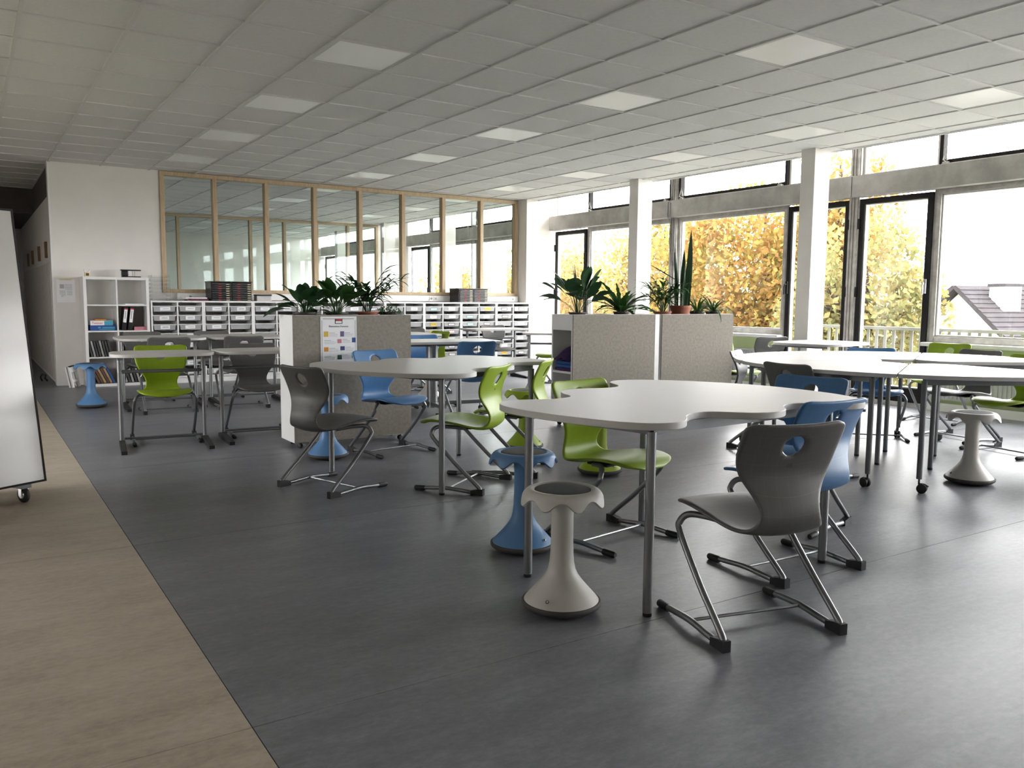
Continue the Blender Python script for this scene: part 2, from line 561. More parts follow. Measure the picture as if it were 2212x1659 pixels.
# ceiling: slab, grid bars, tiles
ce = struct('ceiling', MB().box(-2.6, 8.42, -3.6, 24.2, 2.93, 3.3), M['tile'])
LIGHTS = [(c, r) for c in (3, 7, 11) for r in (-3, 0, 3, 6, 9)]
tile_me = MB().cbox(-0.291, 0.291, -0.291, 0.291, 0.0, 0.02, 0.003).mesh('ceiling_tile', M['tile'])
half_me = MB().box(-0.13, 0.13, -0.291, 0.291, 0.0, 0.02).mesh('ceiling_tile', M['tile'])
def tile(i, j, me=None):
    o = link('ceiling_tile', me or tile_me, ce, (GX + 0.6 * i + 0.3, GY + 0.6 * j + 0.3, CEIL + R.uniform(-0.0008, 0.0008)))
    return o
for i in range(-1, 13):
    for j in range(-5, 11):
        if (i, j) not in LIGHTS:
            tile(i, j)
for j in range(-5, 11):
    link('ceiling_tile', half_me, ce, (GX + 0.6 * 13 + 0.14, GY + 0.6 * j + 0.3, CEIL))
rest = MB()
for i in range(-5, 14):
    for j in list(range(-15, -5)) + list(range(11, 31)):
        x0, y0 = GX + 0.6 * i + 0.009, GY + 0.6 * j + 0.009
        if 11.9 < y0 < 12.1: pass
        rest.box(x0, min(x0 + 0.582, 8.415), y0, y0 + 0.582, CEIL, CEIL + 0.02)
for i in range(-5, -1):
    for j in range(-5, 11):
        x0, y0 = GX + 0.6 * i + 0.009, GY + 0.6 * j + 0.009
        rest.box(x0, x0 + 0.582, y0, y0 + 0.582, CEIL, CEIL + 0.02)
tag(rest.build('ceiling_tile_field', M['tile'], ce), kind='stuff')
for i in range(-4, 15):
    x = min(GX + 0.6 * i, 8.408)
    MB().box(x - 0.012, x + 0.012, -3.6, 24.2, CEIL - 0.010, CEIL + 0.03).build('grid_bar', M['tbar'], ce)
for j in range(-15, 31):
    y = GY + 0.6 * j
    MB().box(-2.6, 8.415, y - 0.012, y + 0.012, CEIL - 0.008, CEIL + 0.03).build('grid_bar', M['tbar'], ce)
struct('trim_1', MB().box(8.415, 8.44, -3.6, 24.2, 2.885, 3.16), M['tbar'])      # white edge strip of the ceiling by the windows
struct('wall_over_windows', MB().box(8.42, 9.15, -3.6, 24.2, 3.16, 3.35), M['wall'])

# flat light panels set in the grid (switched off)
lab = {3: 'left-hand row', 7: 'middle row', 11: 'row nearest the windows'}
order = {-3: 'nearest', 0: 'second', 3: 'third', 6: 'fourth', 9: 'farthest'}
lp_frame = MB()
for a in (0, 1, 2, 3):
    mb_ = MB().box(-0.288, 0.288, 0.268, 0.288, -0.003, 0.016).xform(Matrix.Rotation(a * PI / 2, 4, 'Z'))
    lp_frame.add(mb_.v, mb_.f)
lpf_me = lp_frame.mesh('frame', M['tbar'])
lpd_me = MB().box(-0.27, 0.27, -0.27, 0.27, 0.0, 0.014).mesh('diffuser', M['panel'])
for (c, r) in LIGHTS:
    if (c, r) == (3, -3):
        tile(c, r); continue
    nm = order[r] if c != 3 else {0: 'nearest', 3: 'second', 6: 'third', 9: 'farthest'}[r]
    t = thing('ceiling_light', 'white square flat ceiling light panel, %s of the %s' % (nm, lab[c]), 'ceiling light',
              (GX + 0.6 * c + 0.3, GY + 0.6 * r + 0.3, CEIL), group='flat ceiling light panels')
    link('frame', lpf_me, t); link('diffuser', lpd_me, t)
far_panels = MB()
for c in (3, 7, 11):
    for r in (12, 15, 18, 21, 24, 27):
        x0, y0 = GX + 0.6 * c + 0.012, GY + 0.6 * r + 0.012
        far_panels.box(x0, x0 + 0.576, y0, y0 + 0.576, CEIL - 0.003, CEIL + 0.01)
far_panels.build('light_panel_field', M['panel'], ce)['kind'] = 'stuff'

# walls
wb_ = struct('wall_back', MB().box(0.93, 2.27, YB, YB + 0.16, 0, 2.93).box(2.27, 8.15, YB, YB + 0.16, 0, 1.235).box(8.15, 9.1, YB, YB + 0.16, 0, 2.93).box(8.44, 9.1, YB, YB + 0.16, 2.93, 3.16), M['wall'])
struct('wall_left', MB().box(-2.75, -2.6, -3.6, 5.6, 0, 3.0).box(-2.75, -2.6, 8.4, 24.2, 0, 3.0).box(-2.75, -2.6, 5.6, 8.4, 0, 0.8).box(-2.75, -2.6, 5.6, 8.4, 2.0, 3.0), M['wall'])
lw_ = sroot('window_12')
for k in range(3):
    y_ = 5.6 + 1.4 * k
    MB().box(-2.72, -2.64, y_ - 0.03, y_ + 0.03, 0.8, 2.0).build('mullion', M['alu'], lw_)
for z_ in (0.8, 1.95):
    MB().box(-2.72, -2.64, 5.6, 8.4, z_, z_ + 0.05).build('frame_rail', M['alu'], lw_)
for k in range(2):
    MB().box(-2.683, -2.677, 5.63 + 1.4 * k, 6.97 + 1.4 * k, 0.85, 1.95).build('pane', M['glass'], lw_)
struct('ground_left', MB().box(-120, -2.8, -80, 120, -4.8, -4.6), M['ground_dim'])  # added out of view, kept dark to cut light bounced onto the ceiling
struct('wall_rear', MB().box(-2.75, 9.15, -3.75, -3.6, 0, 3.0), M['wall'])
struct('wall_far', MB().box(-2.75, 9.15, 24.05, 24.2, 0, 3.0), M['wall'])
struct('baseboard_back', MB().box(0.93, 1.25, YB - 0.012, YB, 0, 0.09), M['white'])
struct('wall_return_right', MB().box(8.86, 9.1, 18.30, 18.75, 0, 3.16).box(8.86, 9.1, -3.6, -2.88, 0, 3.16), M['wall'])
# corridor beyond the back wall
cw = struct('wall_corridor', MB().box(0.945, 1.06, 12.61, 19.5, 0, 2.5), M['wall'])
struct('recess_shade_band', MB().box(0.95, 1.06, 12.61, 24.0, 2.5, 2.93), M['dark_ceiling_and_shade'])  # dark band painted in for the shade of the open recess over the wall
struct('trim_3', MB().box(0.922, 0.945, YB - 0.003, YB + 0.17, 0, 2.9), M['white'])
struct('ceiling_corridor', MB().box(-2.6, 0.95, 15.8, 24.0, 2.5, 2.89), M['dark_ceiling_and_shade'])
struct('wall_corridor_end', MB().box(-2.6, 0.95, 19.5, 19.6, 0, 2.5), M['locker'])
cp = MB()
yy = 12.75
while yy < 18.6:
    cp.box(0.925, 0.945, yy, yy + 0.16, 0.06, 1.62); yy += 0.19
cp.build('locker_slat_panel', M['locker'], cw)
for y in (13.25, 14.6, 16.1, 17.3):
    MB().box(0.918, 0.946, y, y + 0.17, 1.70, 1.92).build('name_card', M['brown_tag'], cw)

# pillars along the windows
for k, y in enumerate((0.37, 3.30, 6.22, 9.19, 12.19, 15.0, 17.9, 20.8)):
    x0 = 8.06 if k != 4 else 8.17
    struct('pillar', MB().cbox(x0, x0 + 0.27, y, y + (0.19 if k != 4 else 0.26), 0, 2.92, 0.006), M['wall'])

# glazed timber partition (window_1) and a second one at the far side of the next room
def partition(name, xs, y, z0, z1, d=0.09):
    root = sroot(name)
    MB().cbox(xs[0], xs[-1], y - 0.02, y + d, z1 - 0.055, z1, 0.004).build('top_rail', M['wood'], root)
    MB().cbox(xs[0], xs[-1], y - 0.02, y + d, z0, z0 + 0.05, 0.004).build('bottom_rail', M['wood'], root)
    for k, x in enumerate(xs):
        w = 0.03
        xa = x if k == 0 else (x - 2 * w if k == len(xs) - 1 else x - w)
        MB().cbox(xa, xa + 2 * w, y - 0.02, y + d, z0 + 0.05, z1 - 0.055, 0.004).build('mullion', M['wood'], root)
    for a, b in zip(xs[:-1], xs[1:]):
        MB().box(a + 0.02, b - 0.02, y + 0.05, y + 0.058, z0 + 0.03, z1 - 0.03).build('pane', M['glass_in'], root)
    return root
xs = [2.27 + (8.15 - 2.27) / 8 * k for k in range(9)]
partition('window_1', xs, YB, 1.235, 2.895)
xs2 = [3.40, 3.72] + [3.72 + (8.2 - 3.72) / 6 * k for k in range(1, 7)]
partition('window_2', xs2, 18.55, 0.95, 2.895)
struct('wall_second_room', MB().box(0.95, 3.40, 18.55, 18.7, 0, 2.93).box(3.40, 8.2, 18.55, 18.7, 0, 0.95).box(8.2, 8.9, 18.55, 18.7, 0, 3.16), M['wall'])

# cable duct with sockets under the partition
duct = tag(MB().cbox(2.45, 8.13, YB - 0.06, YB, 1.135, 1.23, 0.004).build('cable_duct', M['white']), 'long white cable duct under the timber-framed glazing', 'cable duct')
for x in (2.62, 2.95, 6.42, 6.50, 8.02):
    s = MB().cbox(x - 0.035, x + 0.035, YB - 0.068, YB - 0.06, 1.15, 1.215, 0.002).build('socket', M['white'], duct)
    MB().lathe([(0.0, 0), (0.018, 0), (0.018, 0.003), (0.0, 0.003)], 14).xform(Matrix.Translation((x, YB - 0.0685, 1.182)) @ Matrix.Rotation(PI / 2, 4, 'X')).build('socket_hole', M['grey_ink'], s)

# ------------------------------------------------------------------ window bays
def frame4(y0, y1, z0, z1, w, x0, x1, wb=None):
    wb = wb or w
    mb = MB()
    mb.cbox(x0, x1, y0, y0 + w, z0, z1, 0.004).cbox(x0, x1, y1 - w, y1, z0, z1, 0.004)
    mb.cbox(x0, x1, y0 + w, y1 - w, z1 - w, z1, 0.004).cbox(x0, x1, y0 + w, y1 - w, z0, z0 + wb, 0.004)
    return mb
ZS, ZT, ZU, ZH = 0.74, 2.41, 2.655, 3.155
XB = 0.36
def bay(n, ya, yb, hi, radiator=False, near=True):
    root = sroot('window_%d' % n)
    p = 0.068
    dw = 0.93
    if hi: d0, d1, f0, f1 = yb - p - dw, yb - p, ya + p, yb - p - dw
    else:  d0, d1, f0, f1 = ya + p, ya + p + dw, ya + p + dw, yb - p
    # post between the bays, with its ribs
    post = MB().box(8.900, 9.060, ya - p, ya + p, 0, ZH).build('post', M['alu'], root)
    for dy in (-0.045, 0.0, 0.04):
        MB().box(8.885, 8.900, ya + dy - 0.008, ya + dy + 0.008, 0.02, ZH).build('post_rib', M['alu'], post)
    MB().cbox(8.805, 8.960, ya - p * 0.2, yb - p * 0.2 - 0.01, ZT, ZU, 0.006).build('transom_cover', M['concrete'], root)
    # fixed light
    frame4(f0, f1, ZS, ZT, 0.05, 8.935, 9.025, 0.07).build('fixed_frame', M['alu'], root)
    frame4(f0 + 0.05, f1 - 0.05, ZS + 0.07, ZT - 0.05, 0.018, 8.955, 9.010).build('glazing_bead', M['rail'], root)
    MB().box(8.977, 8.983, f0 + 0.06, f1 - 0.06, ZS + 0.08, ZT - 0.06).build('pane', M['glass'], root)
    # casement door in a black frame
    MB().box(8.940, 9.030, (f0 if hi is False else f1) - 0.03, (f0 if hi is False else f1) + 0.03, 0, ZT).build('mullion', M['alu'], root)
    q0, q1 = (d0 + 0.03, d1) if hi else (d0, d1 - 0.03)
    dr = frame4(q0, q1, 0.05, ZT - 0.02, 0.062, 8.915, 9.000, 0.16).build('casement', M['black'], root)
    frame4(q0 + 0.062, q1 - 0.062, 0.21, ZT - 0.082, 0.012, 8.930, 8.990).build('glazing_bead', M['rail'], dr)
    MB().box(8.957, 8.963, q0 + 0.055, q1 - 0.055, 0.2, ZT - 0.075).build('pane', M['glass'], dr)
    hy = q0 + 0.03 if hi else q1 - 0.03
    MB().cbox(8.890, 8.916, hy - 0.016, hy + 0.016, 1.28, 1.44, 0.003).tube([(8.890, hy, 1.40), (8.860, hy, 1.40), (8.850, hy, 1.37), (8.850, hy, 1.27)], 0.009, 8).build('handle', M['chrome'] if n == 5 else M['black'], dr)
    ky = q1 - 0.004 if hi else q0 + 0.004
    for z in (0.45, 1.30, 2.1):
        MB().box(8.895, 8.917, ky - 0.012, ky + 0.012, z - 0.06, z + 0.06).build('hinge', M['black'], dr)
    MB().box(8.860, 9.060, d0, d1, 0.0, 0.05).build('threshold', M['alu'], root)
    # upper lights: fixed above the door, hopper above the fixed light
    frame4(d0, d1, ZU, ZH, 0.028, 8.945, 9.015).build('upper_frame', M['rail'], root)
    MB().box(8.977, 8.983, d0 + 0.02, d1 - 0.02, ZU + 0.02, (ZH - 0.01)).build('pane', M['glass'], root)
    hp = frame4(f0 + 0.01, f1 - 0.01, ZU + 0.02, (ZH - 0.01), 0.042, 8.915, 8.995).build('hopper_frame', M['black'], root)
    MB().box(8.952, 8.958, f0 + 0.04, f1 - 0.04, ZU + 0.055, (ZH - 0.04)).build('pane', M['glass'], hp)
    if near:
        for e in (f0 + 0.10, f1 - 0.10):
            MB().tube([(8.910, e, ZU + 0.03), (8.850, e + 0.01, ZU + 0.05), (8.880, e, ZU + 0.17), (8.910, e, ZU + 0.05)], 0.007, 6).cbox(8.870, 8.920, e - 0.03, e + 0.03, ZU + 0.005, ZU + 0.035, 0.003).build('stay_arm', M['alu'], hp)
        MB().tube([(8.895, f0 + 0.05, ZU + 0.012), (8.895, f1 - 0.05, ZU + 0.012)], 0.008, 6).build('stay_rod', M['alu'], hp)
    # under the fixed light: panel, sill board, radiator
    MB().box(8.920, 9.060, f0, f1, 0.0, ZS).build('spandrel_panel', M['green_panel'], root)
    MB().cbox(8.800, 8.960, f0 - 0.02, f1 + 0.02, ZS - 0.035, ZS + 0.005, 0.004).build('sill_board', M['white'], root)
    MB().box(8.860, 8.920, f0, f1, 0.0, 0.09).build('plinth', M['white'], root)
    if radiator:
        rd = MB().box(8.855, 8.890, f0 + 0.05, f1 - 0.05, 0.13, 0.52).build('radiator', M['radiator'], root)
        rb = MB(); y = f0 + 0.07
        while y < f1 - 0.09:
            rb.box(8.845, 8.857, y, y + 0.028, 0.15, 0.50); y += 0.046
        rb.build('radiator_rib', M['radiator'], rd)['kind'] = 'stuff'
        MB().cbox(8.830, 8.900, f0 + 0.04, f1 - 0.04, 0.52, 0.545, 0.004).build('radiator_cover', M['radiator'], rd)
    return root
bay(3, 9.34, 12.44, True)
bay(4, 6.285, 9.34, False, True)
bay(5, 3.23, 6.285, True, True)
bay(6, 0.175, 3.23, False, True, near=False)
bay(7, -2.88, 0.175, True, near=False)
bay(8, 12.62, 15.28, False, near=True)
bay(9, 15.28, 18.30, True, near=True)
bay(10, 18.75, 21.5, False, near=False)
bay(11, 21.5, 24.05, True, near=False)
# cables and conduit on the post beside the first pillar
cc = tag(MB().tube([(8.88, 9.34, 3.00), (8.86, 9.35, 2.67), (8.79, 9.35, 2.63), (8.79, 9.35, 2.41), (8.87, 9.37, 2.35), (8.86, 9.38, 2.05), (8.88, 9.32, 1.70)], 0.006, 6).build('window_cable', M['steel_dark']),
         'thin dark cables hanging on the window post behind the palm', 'cable')
MB().tube([(8.88, 9.30, 2.65), (8.79, 9.30, 2.61), (8.79, 9.30, 2.35), (8.86, 9.28, 2.10), (8.87, 9.24, 1.80)], 0.005, 6).build('second_cable', M['steel'], cc)

# ------------------------------------------------------------------ outdoors
struct('ground', MB().box(9.15, 160, -80, 160, -4.8, -4.6), M['ground'])
struct('balcony_slab', MB().box(9.1, 10.3, -3, 8.0, -0.22, -0.04), M['slab'])
rl = thing('balcony_railing', 'white balcony railing of flat upright bars outside the glass doors', 'railing', (10.2, 0, 0))
MB().cbox(-0.025, 0.025, 1.5, 7.9, 0.82, 0.86, 0.004).build('handrail', M['rail_out'], rl)
MB().box(-0.02, 0.02, 1.5, 7.9, 0.03, 0.06).build('bottom_rail', M['rail_out'], rl)
bal_me = MB().box(-0.006, 0.006, -0.02, 0.02, 0.06, 0.82).mesh('baluster', M['rail_out'])
for k in range(51):
    link('baluster', bal_me, rl, (0, 1.56 + k * 0.124, 0))
for y in (1.5, 4.7, 7.87):
    MB().box(-0.025, 0.025, y - 0.025, y + 0.025, -0.04, 0.82).build('post', M['rail_out'], rl)

def tree(label, x, y, base, h, rad, n, m, leaf=0.17, seed=1, squash=1.0, group='autumn trees outside'):
    r = random.Random(seed)
    t = thing('autumn_tree', label, 'tree', (x, y, base), group=group)
    wood = MB()
    th = h * 0.36
    wood.tube([(0, 0, 0), (0.1, 0.05, th * 0.5), (0, 0.1, th), (0.15, 0, h * 0.7), (0.1, 0.1, h * 0.92)], [0.32, 0.26, 0.22, 0.12, 0.03], 8)
    tips = []
    for k in range(16):
        a = r.uniform(0, 2 * PI); z0 = r.uniform(th * 0.8, h * 0.7)
        ln = rad * r.uniform(0.6, 1.0); up_ = r.uniform(0.2, 0.8)
        p1 = (math.cos(a) * ln * 0.45, math.sin(a) * ln * 0.45, z0 + ln * 0.35 * up_)
        p2 = (math.cos(a + 0.2) * ln * 0.9, math.sin(a + 0.2) * ln * 0.9, z0 + ln * 0.8 * up_)
        wood.tube([(0.05, 0.05, z0), p1, p2], [0.10, 0.06, 0.015], 6)
        for q in range(3):
            b = a + r.uniform(-0.9, 0.9)
            wood.tube([p1, (p1[0] + math.cos(b) * ln * 0.3, p1[1] + math.sin(b) * ln * 0.3, p1[2] + r.uniform(0, 0.5) * ln)], [0.035, 0.008], 5)
        tips.append(p2); tips.append(p1)
    wood.build('trunk', M['bark'], t, True)
    fo = MB()
    cz = h * 0.62
    blobs = []
    for k in range(46):
        while True:
            p = Vector((r.uniform(-1, 1), r.uniform(-1, 1), r.uniform(-1, 1)))
            if p.length < 1: break
        blobs.append((p.x * rad * 0.85, p.y * rad * 0.85, cz + p.z * h * 0.36 * squash, r.uniform(0.35, 0.62) * rad * 0.5))
    for p in tips: blobs.append((*p, rad * 0.22))
    for k in range(n):
        bx_, by_, bz_, br = blobs[r.randrange(len(blobs))]
        d = Vector((r.gauss(0, 1), r.gauss(0, 1), r.gauss(0, 1))).normalized() * br * (r.random() ** 0.45)
        c = Vector((bx_, by_, bz_)) + d
        if k % 10 < 4:
            q = Vector((r.gauss(0, 1), r.gauss(0, 1), r.gauss(0, 1))).normalized() * (r.random() ** 0.4)
            c = Vector((q.x * rad * 0.98, q.y * rad * 0.98, cz + q.z * h * 0.37 * squash))
        u = Vector((r.gauss(0, 1), r.gauss(0, 1), r.gauss(0, 1))).normalized()
        w = u.cross(Vector((r.gauss(0, 1), r.gauss(0, 1), r.gauss(0, 1)))).normalized()
        s = leaf * r.uniform(0.6, 1.3)
        fo.add([c - u * s, c + w * s * 0.6, c + u * s, c - w * s * 0.6], [(0, 1, 2, 3)])
    fo.build('foliage', m, t)['kind'] = 'stuff'
    return t
tree('broad orange autumn tree filling the window between the two pillars', 19.4, 16.6, -4.6, 9.3, 3.8, 38000, M['autumn'], 0.085, 3)
tree('tall thin-leaved orange tree behind the black glass door', 18.8, 13.7, -4.6, 10.2, 1.8, 7000, M['autumn'], 0.08, 5)
tree('yellow autumn tree seen left of the first pillar', 20.0, 21.4, -4.6, 8.9, 2.7, 15000, M['autumn_y'], 0.09, 8)
tree('low orange tree in the leftmost window of the classroom', 21.5, 28.2, -4.6, 7.6, 2.7, 9000, M['autumn'], 0.10, 9)
tree('olive-yellow bush above the balcony railing', 16.2, 11.1, -4.6, 7.6, 1.9, 17000, M['hedge'], 0.075, 12, 1.1)
tree('golden tree seen through the right end of the timber glazing', 26.0, 36.0, -4.6, 8.6, 4.2, 12000, M['autumn_y'], 0.13, 14)
tree('pale yellow tree far off through the glazing', 27.0, 47.0, -4.6, 8.0, 4.5, 8000, M['autumn_y'], 0.15, 15)

# the house across the road
HOUSE_AT = (27.97, 15.47, -4.6)
hs = thing('house', 'white gabled house with grey tiled roof and chimney outside right window', 'house', HOUSE_AT, math.radians(-15))
# local x along the ridge, y across; gable faces local -x
L_, Wd, Ev, Rg = 13.0, 8.4, 2.85, 6.22
MB().add([(0, -Wd / 2, 0), (0, Wd / 2, 0), (0, Wd / 2, Ev), (0, 0, Rg), (0, -Wd / 2, Ev), (L_, -Wd / 2, 0), (L_, Wd / 2, 0), (L_, Wd / 2, Ev), (L_, 0, Rg), (L_, -Wd / 2, Ev)],
         [(0, 4, 3, 2, 1), (5, 6, 7, 8, 9), (0, 5, 9, 4), (1, 2, 7, 6), (2, 3, 8, 7), (3, 4, 9, 8)]).build('wall', M['house_wall'], hs)
for sgn in (-1, 1):
    sl = Vector((0, sgn * Wd / 2, Ev - Rg)); ln = sl.length; sl.normalize()
    nrm = Vector((0, sgn * (Rg - Ev), Wd / 2)).normalized()
    rf = MB().obox(Vector((L_ / 2 - 0.1, 0, Rg)) + sl * (ln / 2 + 0.2) + nrm * 0.08, (1, 0, 0), sl, nrm, L_ / 2 + 0.3, ln / 2 + 0.25, 0.06)
    rfo = rf.build('roof', M['roof'], hs)
    cr_me = None
    for k in range(22):
        MB().obox(Vector((L_ / 2 - 0.1, 0, Rg)) + sl * (0.1 + k * 0.235) + nrm * 0.15, (1, 0, 0), (sl + nrm * 0.12).normalized(), (nrm - sl * 0.12).normalized(), L_ / 2 + 0.3, 0.125, 0.018).build('tile_course', M['roof'], rfo)
MB().box(0.55, 1.25, -1.15, -0.55, Ev, Rg + 0.10).build('chimney', M['house_wall'], hs)
MB().box(0.50, 1.30, -1.20, -0.50, Rg + 0.10, Rg + 0.2).build('chimney_cap', M['roof'], hs)
MB().obox((4.2, -1.3, 5.33), (1, 0, 0), Vector((0, -Wd / 2, Ev - Rg)).normalized(), Vector((0, -(Rg - Ev), Wd / 2)).normalized(), 0.28, 0.4, 0.16).build('skylight', M['rail'], hs)
for y in (-2.0, 0.9):
    MB().box(-0.03, 0.01, y, y + 1.1, 1.2, 2.5).build('window', M['alu'], hs)

# ================================================================== FURNITURE
def set_mat(o, m):
    o.material_slots[0].link = 'OBJECT'
    o.material_slots[0].material = m

# ---- cantilever chair: origin on the floor midway between the two heels, facing local +y
PROF = [(0.474, 0.388, .055, -.001), (0.472, 0.398, .098, -.003), (0.464, 0.409, .136, -.006), (0.446, 0.420, .170, -.008), (0.414, 0.428, .192, -.007), (0.36, 0.431, .204, -.002),
        (0.28, 0.422, .208, .007), (0.20, 0.405, .206, .016), (0.13, 0.387, .198, .022), (0.075, 0.376, .184, .024), (0.03, 0.380, .163, .020),
        (0.000, 0.401, .145, .014), (-0.012, 0.435, .127, .009), (-0.008, 0.475, .122, .008), (0.006, 0.515, .134, .010), (0.020, 0.555, .158, .013),
        (0.026, 0.590, .182, .016), (0.020, 0.630, .199, .018), (0.005, 0.670, .205, .020), (-0.012, 0.705, .207, .021), (-0.026, 0.735, .207, .021),
        (-0.034, 0.752, .2045, .021), (-0.040, 0.763, .197, .020), (-0.043, 0.769, .184, .018), (-0.044, 0.7715, .165, .016)]
def chair_shell():
    fine = catmull(PROF, 14)
    ss = [0.0]
    for a, b in zip(fine[:-1], fine[1:]):
        ss.append(ss[-1] + math.hypot(b[0] - a[0], b[1] - a[1]))
    rows = []
    n = 50
    for k in range(n + 1):
        # denser rows at the two ends
        t = k / n
        s = ss[-1] * (t + 0.035 * math.sin(2 * PI * t) * -1)
        i = max(0, min(len(ss) - 2, next((q for q in range(len(ss) - 1) if ss[q + 1] >= s), len(ss) - 2)))
        f = (s - ss[i]) / max(1e-9, ss[i + 1] - ss[i])
        p = tuple(a + (b - a) * f for a, b in zip(fine[i], fine[i + 1]))
        q0, q1 = fine[max(0, i - 3)], fine[min(len(fine) - 1, i + 4)]
        t_ = Vector((q1[0] - q0[0], q1[1] - q0[1])).normalized()
        nrm = Vector((t_.y, -t_.x))          # towards the sitter
        if nrm.y < 0 and p[1] < 0.42 and p[0] > 0.1: nrm = -nrm
        rows.append((p, nrm, s))
    s_hole = min(rows, key=lambda q: abs(q[0][1] - 0.690) + (1 if q[0][0] > 0.1 else 0))[2]
    nc = 18
    verts, us = [], []
    for p, nrm, s in rows:
        for j in range(nc + 1):
            u = -1 + 2 * j / nc
            x = u * p[2]
            off = p[3] * u * u
            verts.append([x, p[0] + nrm.x * off, p[1] + nrm.y * off]); us.append((x, s - s_hole))
    rh = 0.0405
    dist = [math.hypot(*q) for q in us]
    faces, gone = [], []
    for i in range(n):
        for j in range(nc):
            f = (i * (nc + 1) + j, i * (nc + 1) + j + 1, (i + 1) * (nc + 1) + j + 1, (i + 1) * (nc + 1) + j)
            (gone if sum(dist[q] < rh * 1.02 for q in f) >= 2 else faces).append(f)
    ring = set(q for f in gone for q in f) & set(q for f in faces for q in f)
    def surf(x, ds):
        s = s_hole + ds
        k = max(0, min(n - 1, next((q for q in range(n) if rows[q + 1][2] >= s), n - 1)))
        f = (s - rows[k][2]) / (rows[k + 1][2] - rows[k][2])
        p = [a + (b - a) * f for a, b in zip(rows[k][0], rows[k + 1][0])]
        nn = rows[k][1].lerp(rows[k + 1][1], f)
        off = p[3] * (x / p[2]) ** 2
        return [x, p[0] + nn.x * off, p[1] + nn.y * off]
    for q in ring:
        x, ds = us[q]; d = max(dist[q], 1e-6)
        verts[q] = surf(x / d * rh, ds / d * rh)
    used = sorted(set(q for f in faces for q in f)); idx = {q: k for k, q in enumerate(used)}
    mb = MB().add([verts[q] for q in used], [tuple(idx[q] for q in f) for f in faces])
    return baked(mb, 'shell', M['chair_grey'], [('SOLIDIFY', dict(thickness=0.0155, offset=0.0)), ('SUBSURF', dict(levels=1))])
shell_me = chair_shell()

def side_path(s):
    return catmull([(s * .09, .17, .378), (s * .15, .26, .392), (s * .20, .318, .392), (s * .226, .336, .362), (s * .233, .318, .325), (s * .239, .17, .180),
                    (s * .241, .035, .064), (s * .242, .008, .034), (s * .242, .026, .017), (s * .242, .10, .019), (s * .242, .22, .027), (s * .242, .32, .022), (s * .242, .425, .014)], 6)
leg_me = {s: MB().tube(side_path(s), 0.0125, 12).mesh('frame_tube', M['steel'], True) for s in (-1, 1)}
bar_me = MB().tube([(-.242, .22, .027), (.242, .22, .027)], 0.0065, 8).mesh('cross_bar', M['steel'], True)
plate_me = MB().cbox(-.095, .095, .13, .26, .374, .386, .004).mesh('seat_plate', M['rubber'])
heel = MB().add([(-.016, -.014, 0), (.016, -.014, 0), (.016, .066, 0), (-.016, .066, 0), (-.016, -.014, .040), (.016, -.014, .040), (.016, .020, .038), (-.016, .020, .038), (.015, .066, .028), (-.015, .066, .028)],
                [(3, 2, 1, 0), (0, 1, 5, 4), (4, 5, 6, 7), (7, 6, 8, 9), (3, 9, 8, 2), (0, 4, 7, 3), (3, 7, 9), (1, 2, 6, 5), (2, 8, 6)])
heel_me = heel.mesh('heel_cap', M['rubber'])
tip_me = MB().tube([(0, .375, .016), (0, .44, .0145), (0, .447, .0145)], [.0150, .0150, .010], 10).mesh('tip_cap', M['rubber'], True)
def badge_mesh():
    me = text_mesh('VS', 0.010, M['black_gloss'], 'badge')
    bm = bmesh.new(); bm.from_mesh(me)
    n = 20
    for r0, r1 in ((1.0, 0.86),):
        o = [bm.verts.new((0.0105 * r0 * math.cos(2 * PI * k / n), 0.0075 * r0 * math.sin(2 * PI * k / n), 0)) for k in range(n)]
        i_ = [bm.verts.new((0.0105 * r1 * math.cos(2 * PI * k / n), 0.0075 * r1 * math.sin(2 * PI * k / n), 0)) for k in range(n)]
        for k in range(n):
            bm.faces.new((o[k], o[(k + 1) % n], i_[(k + 1) % n], i_[k]))
    bm.transform(Matrix.Translation((0.0, 0.0, 0.0)))
    bm.to_mesh(me); bm.free()
    return me
badge_me = badge_mesh()

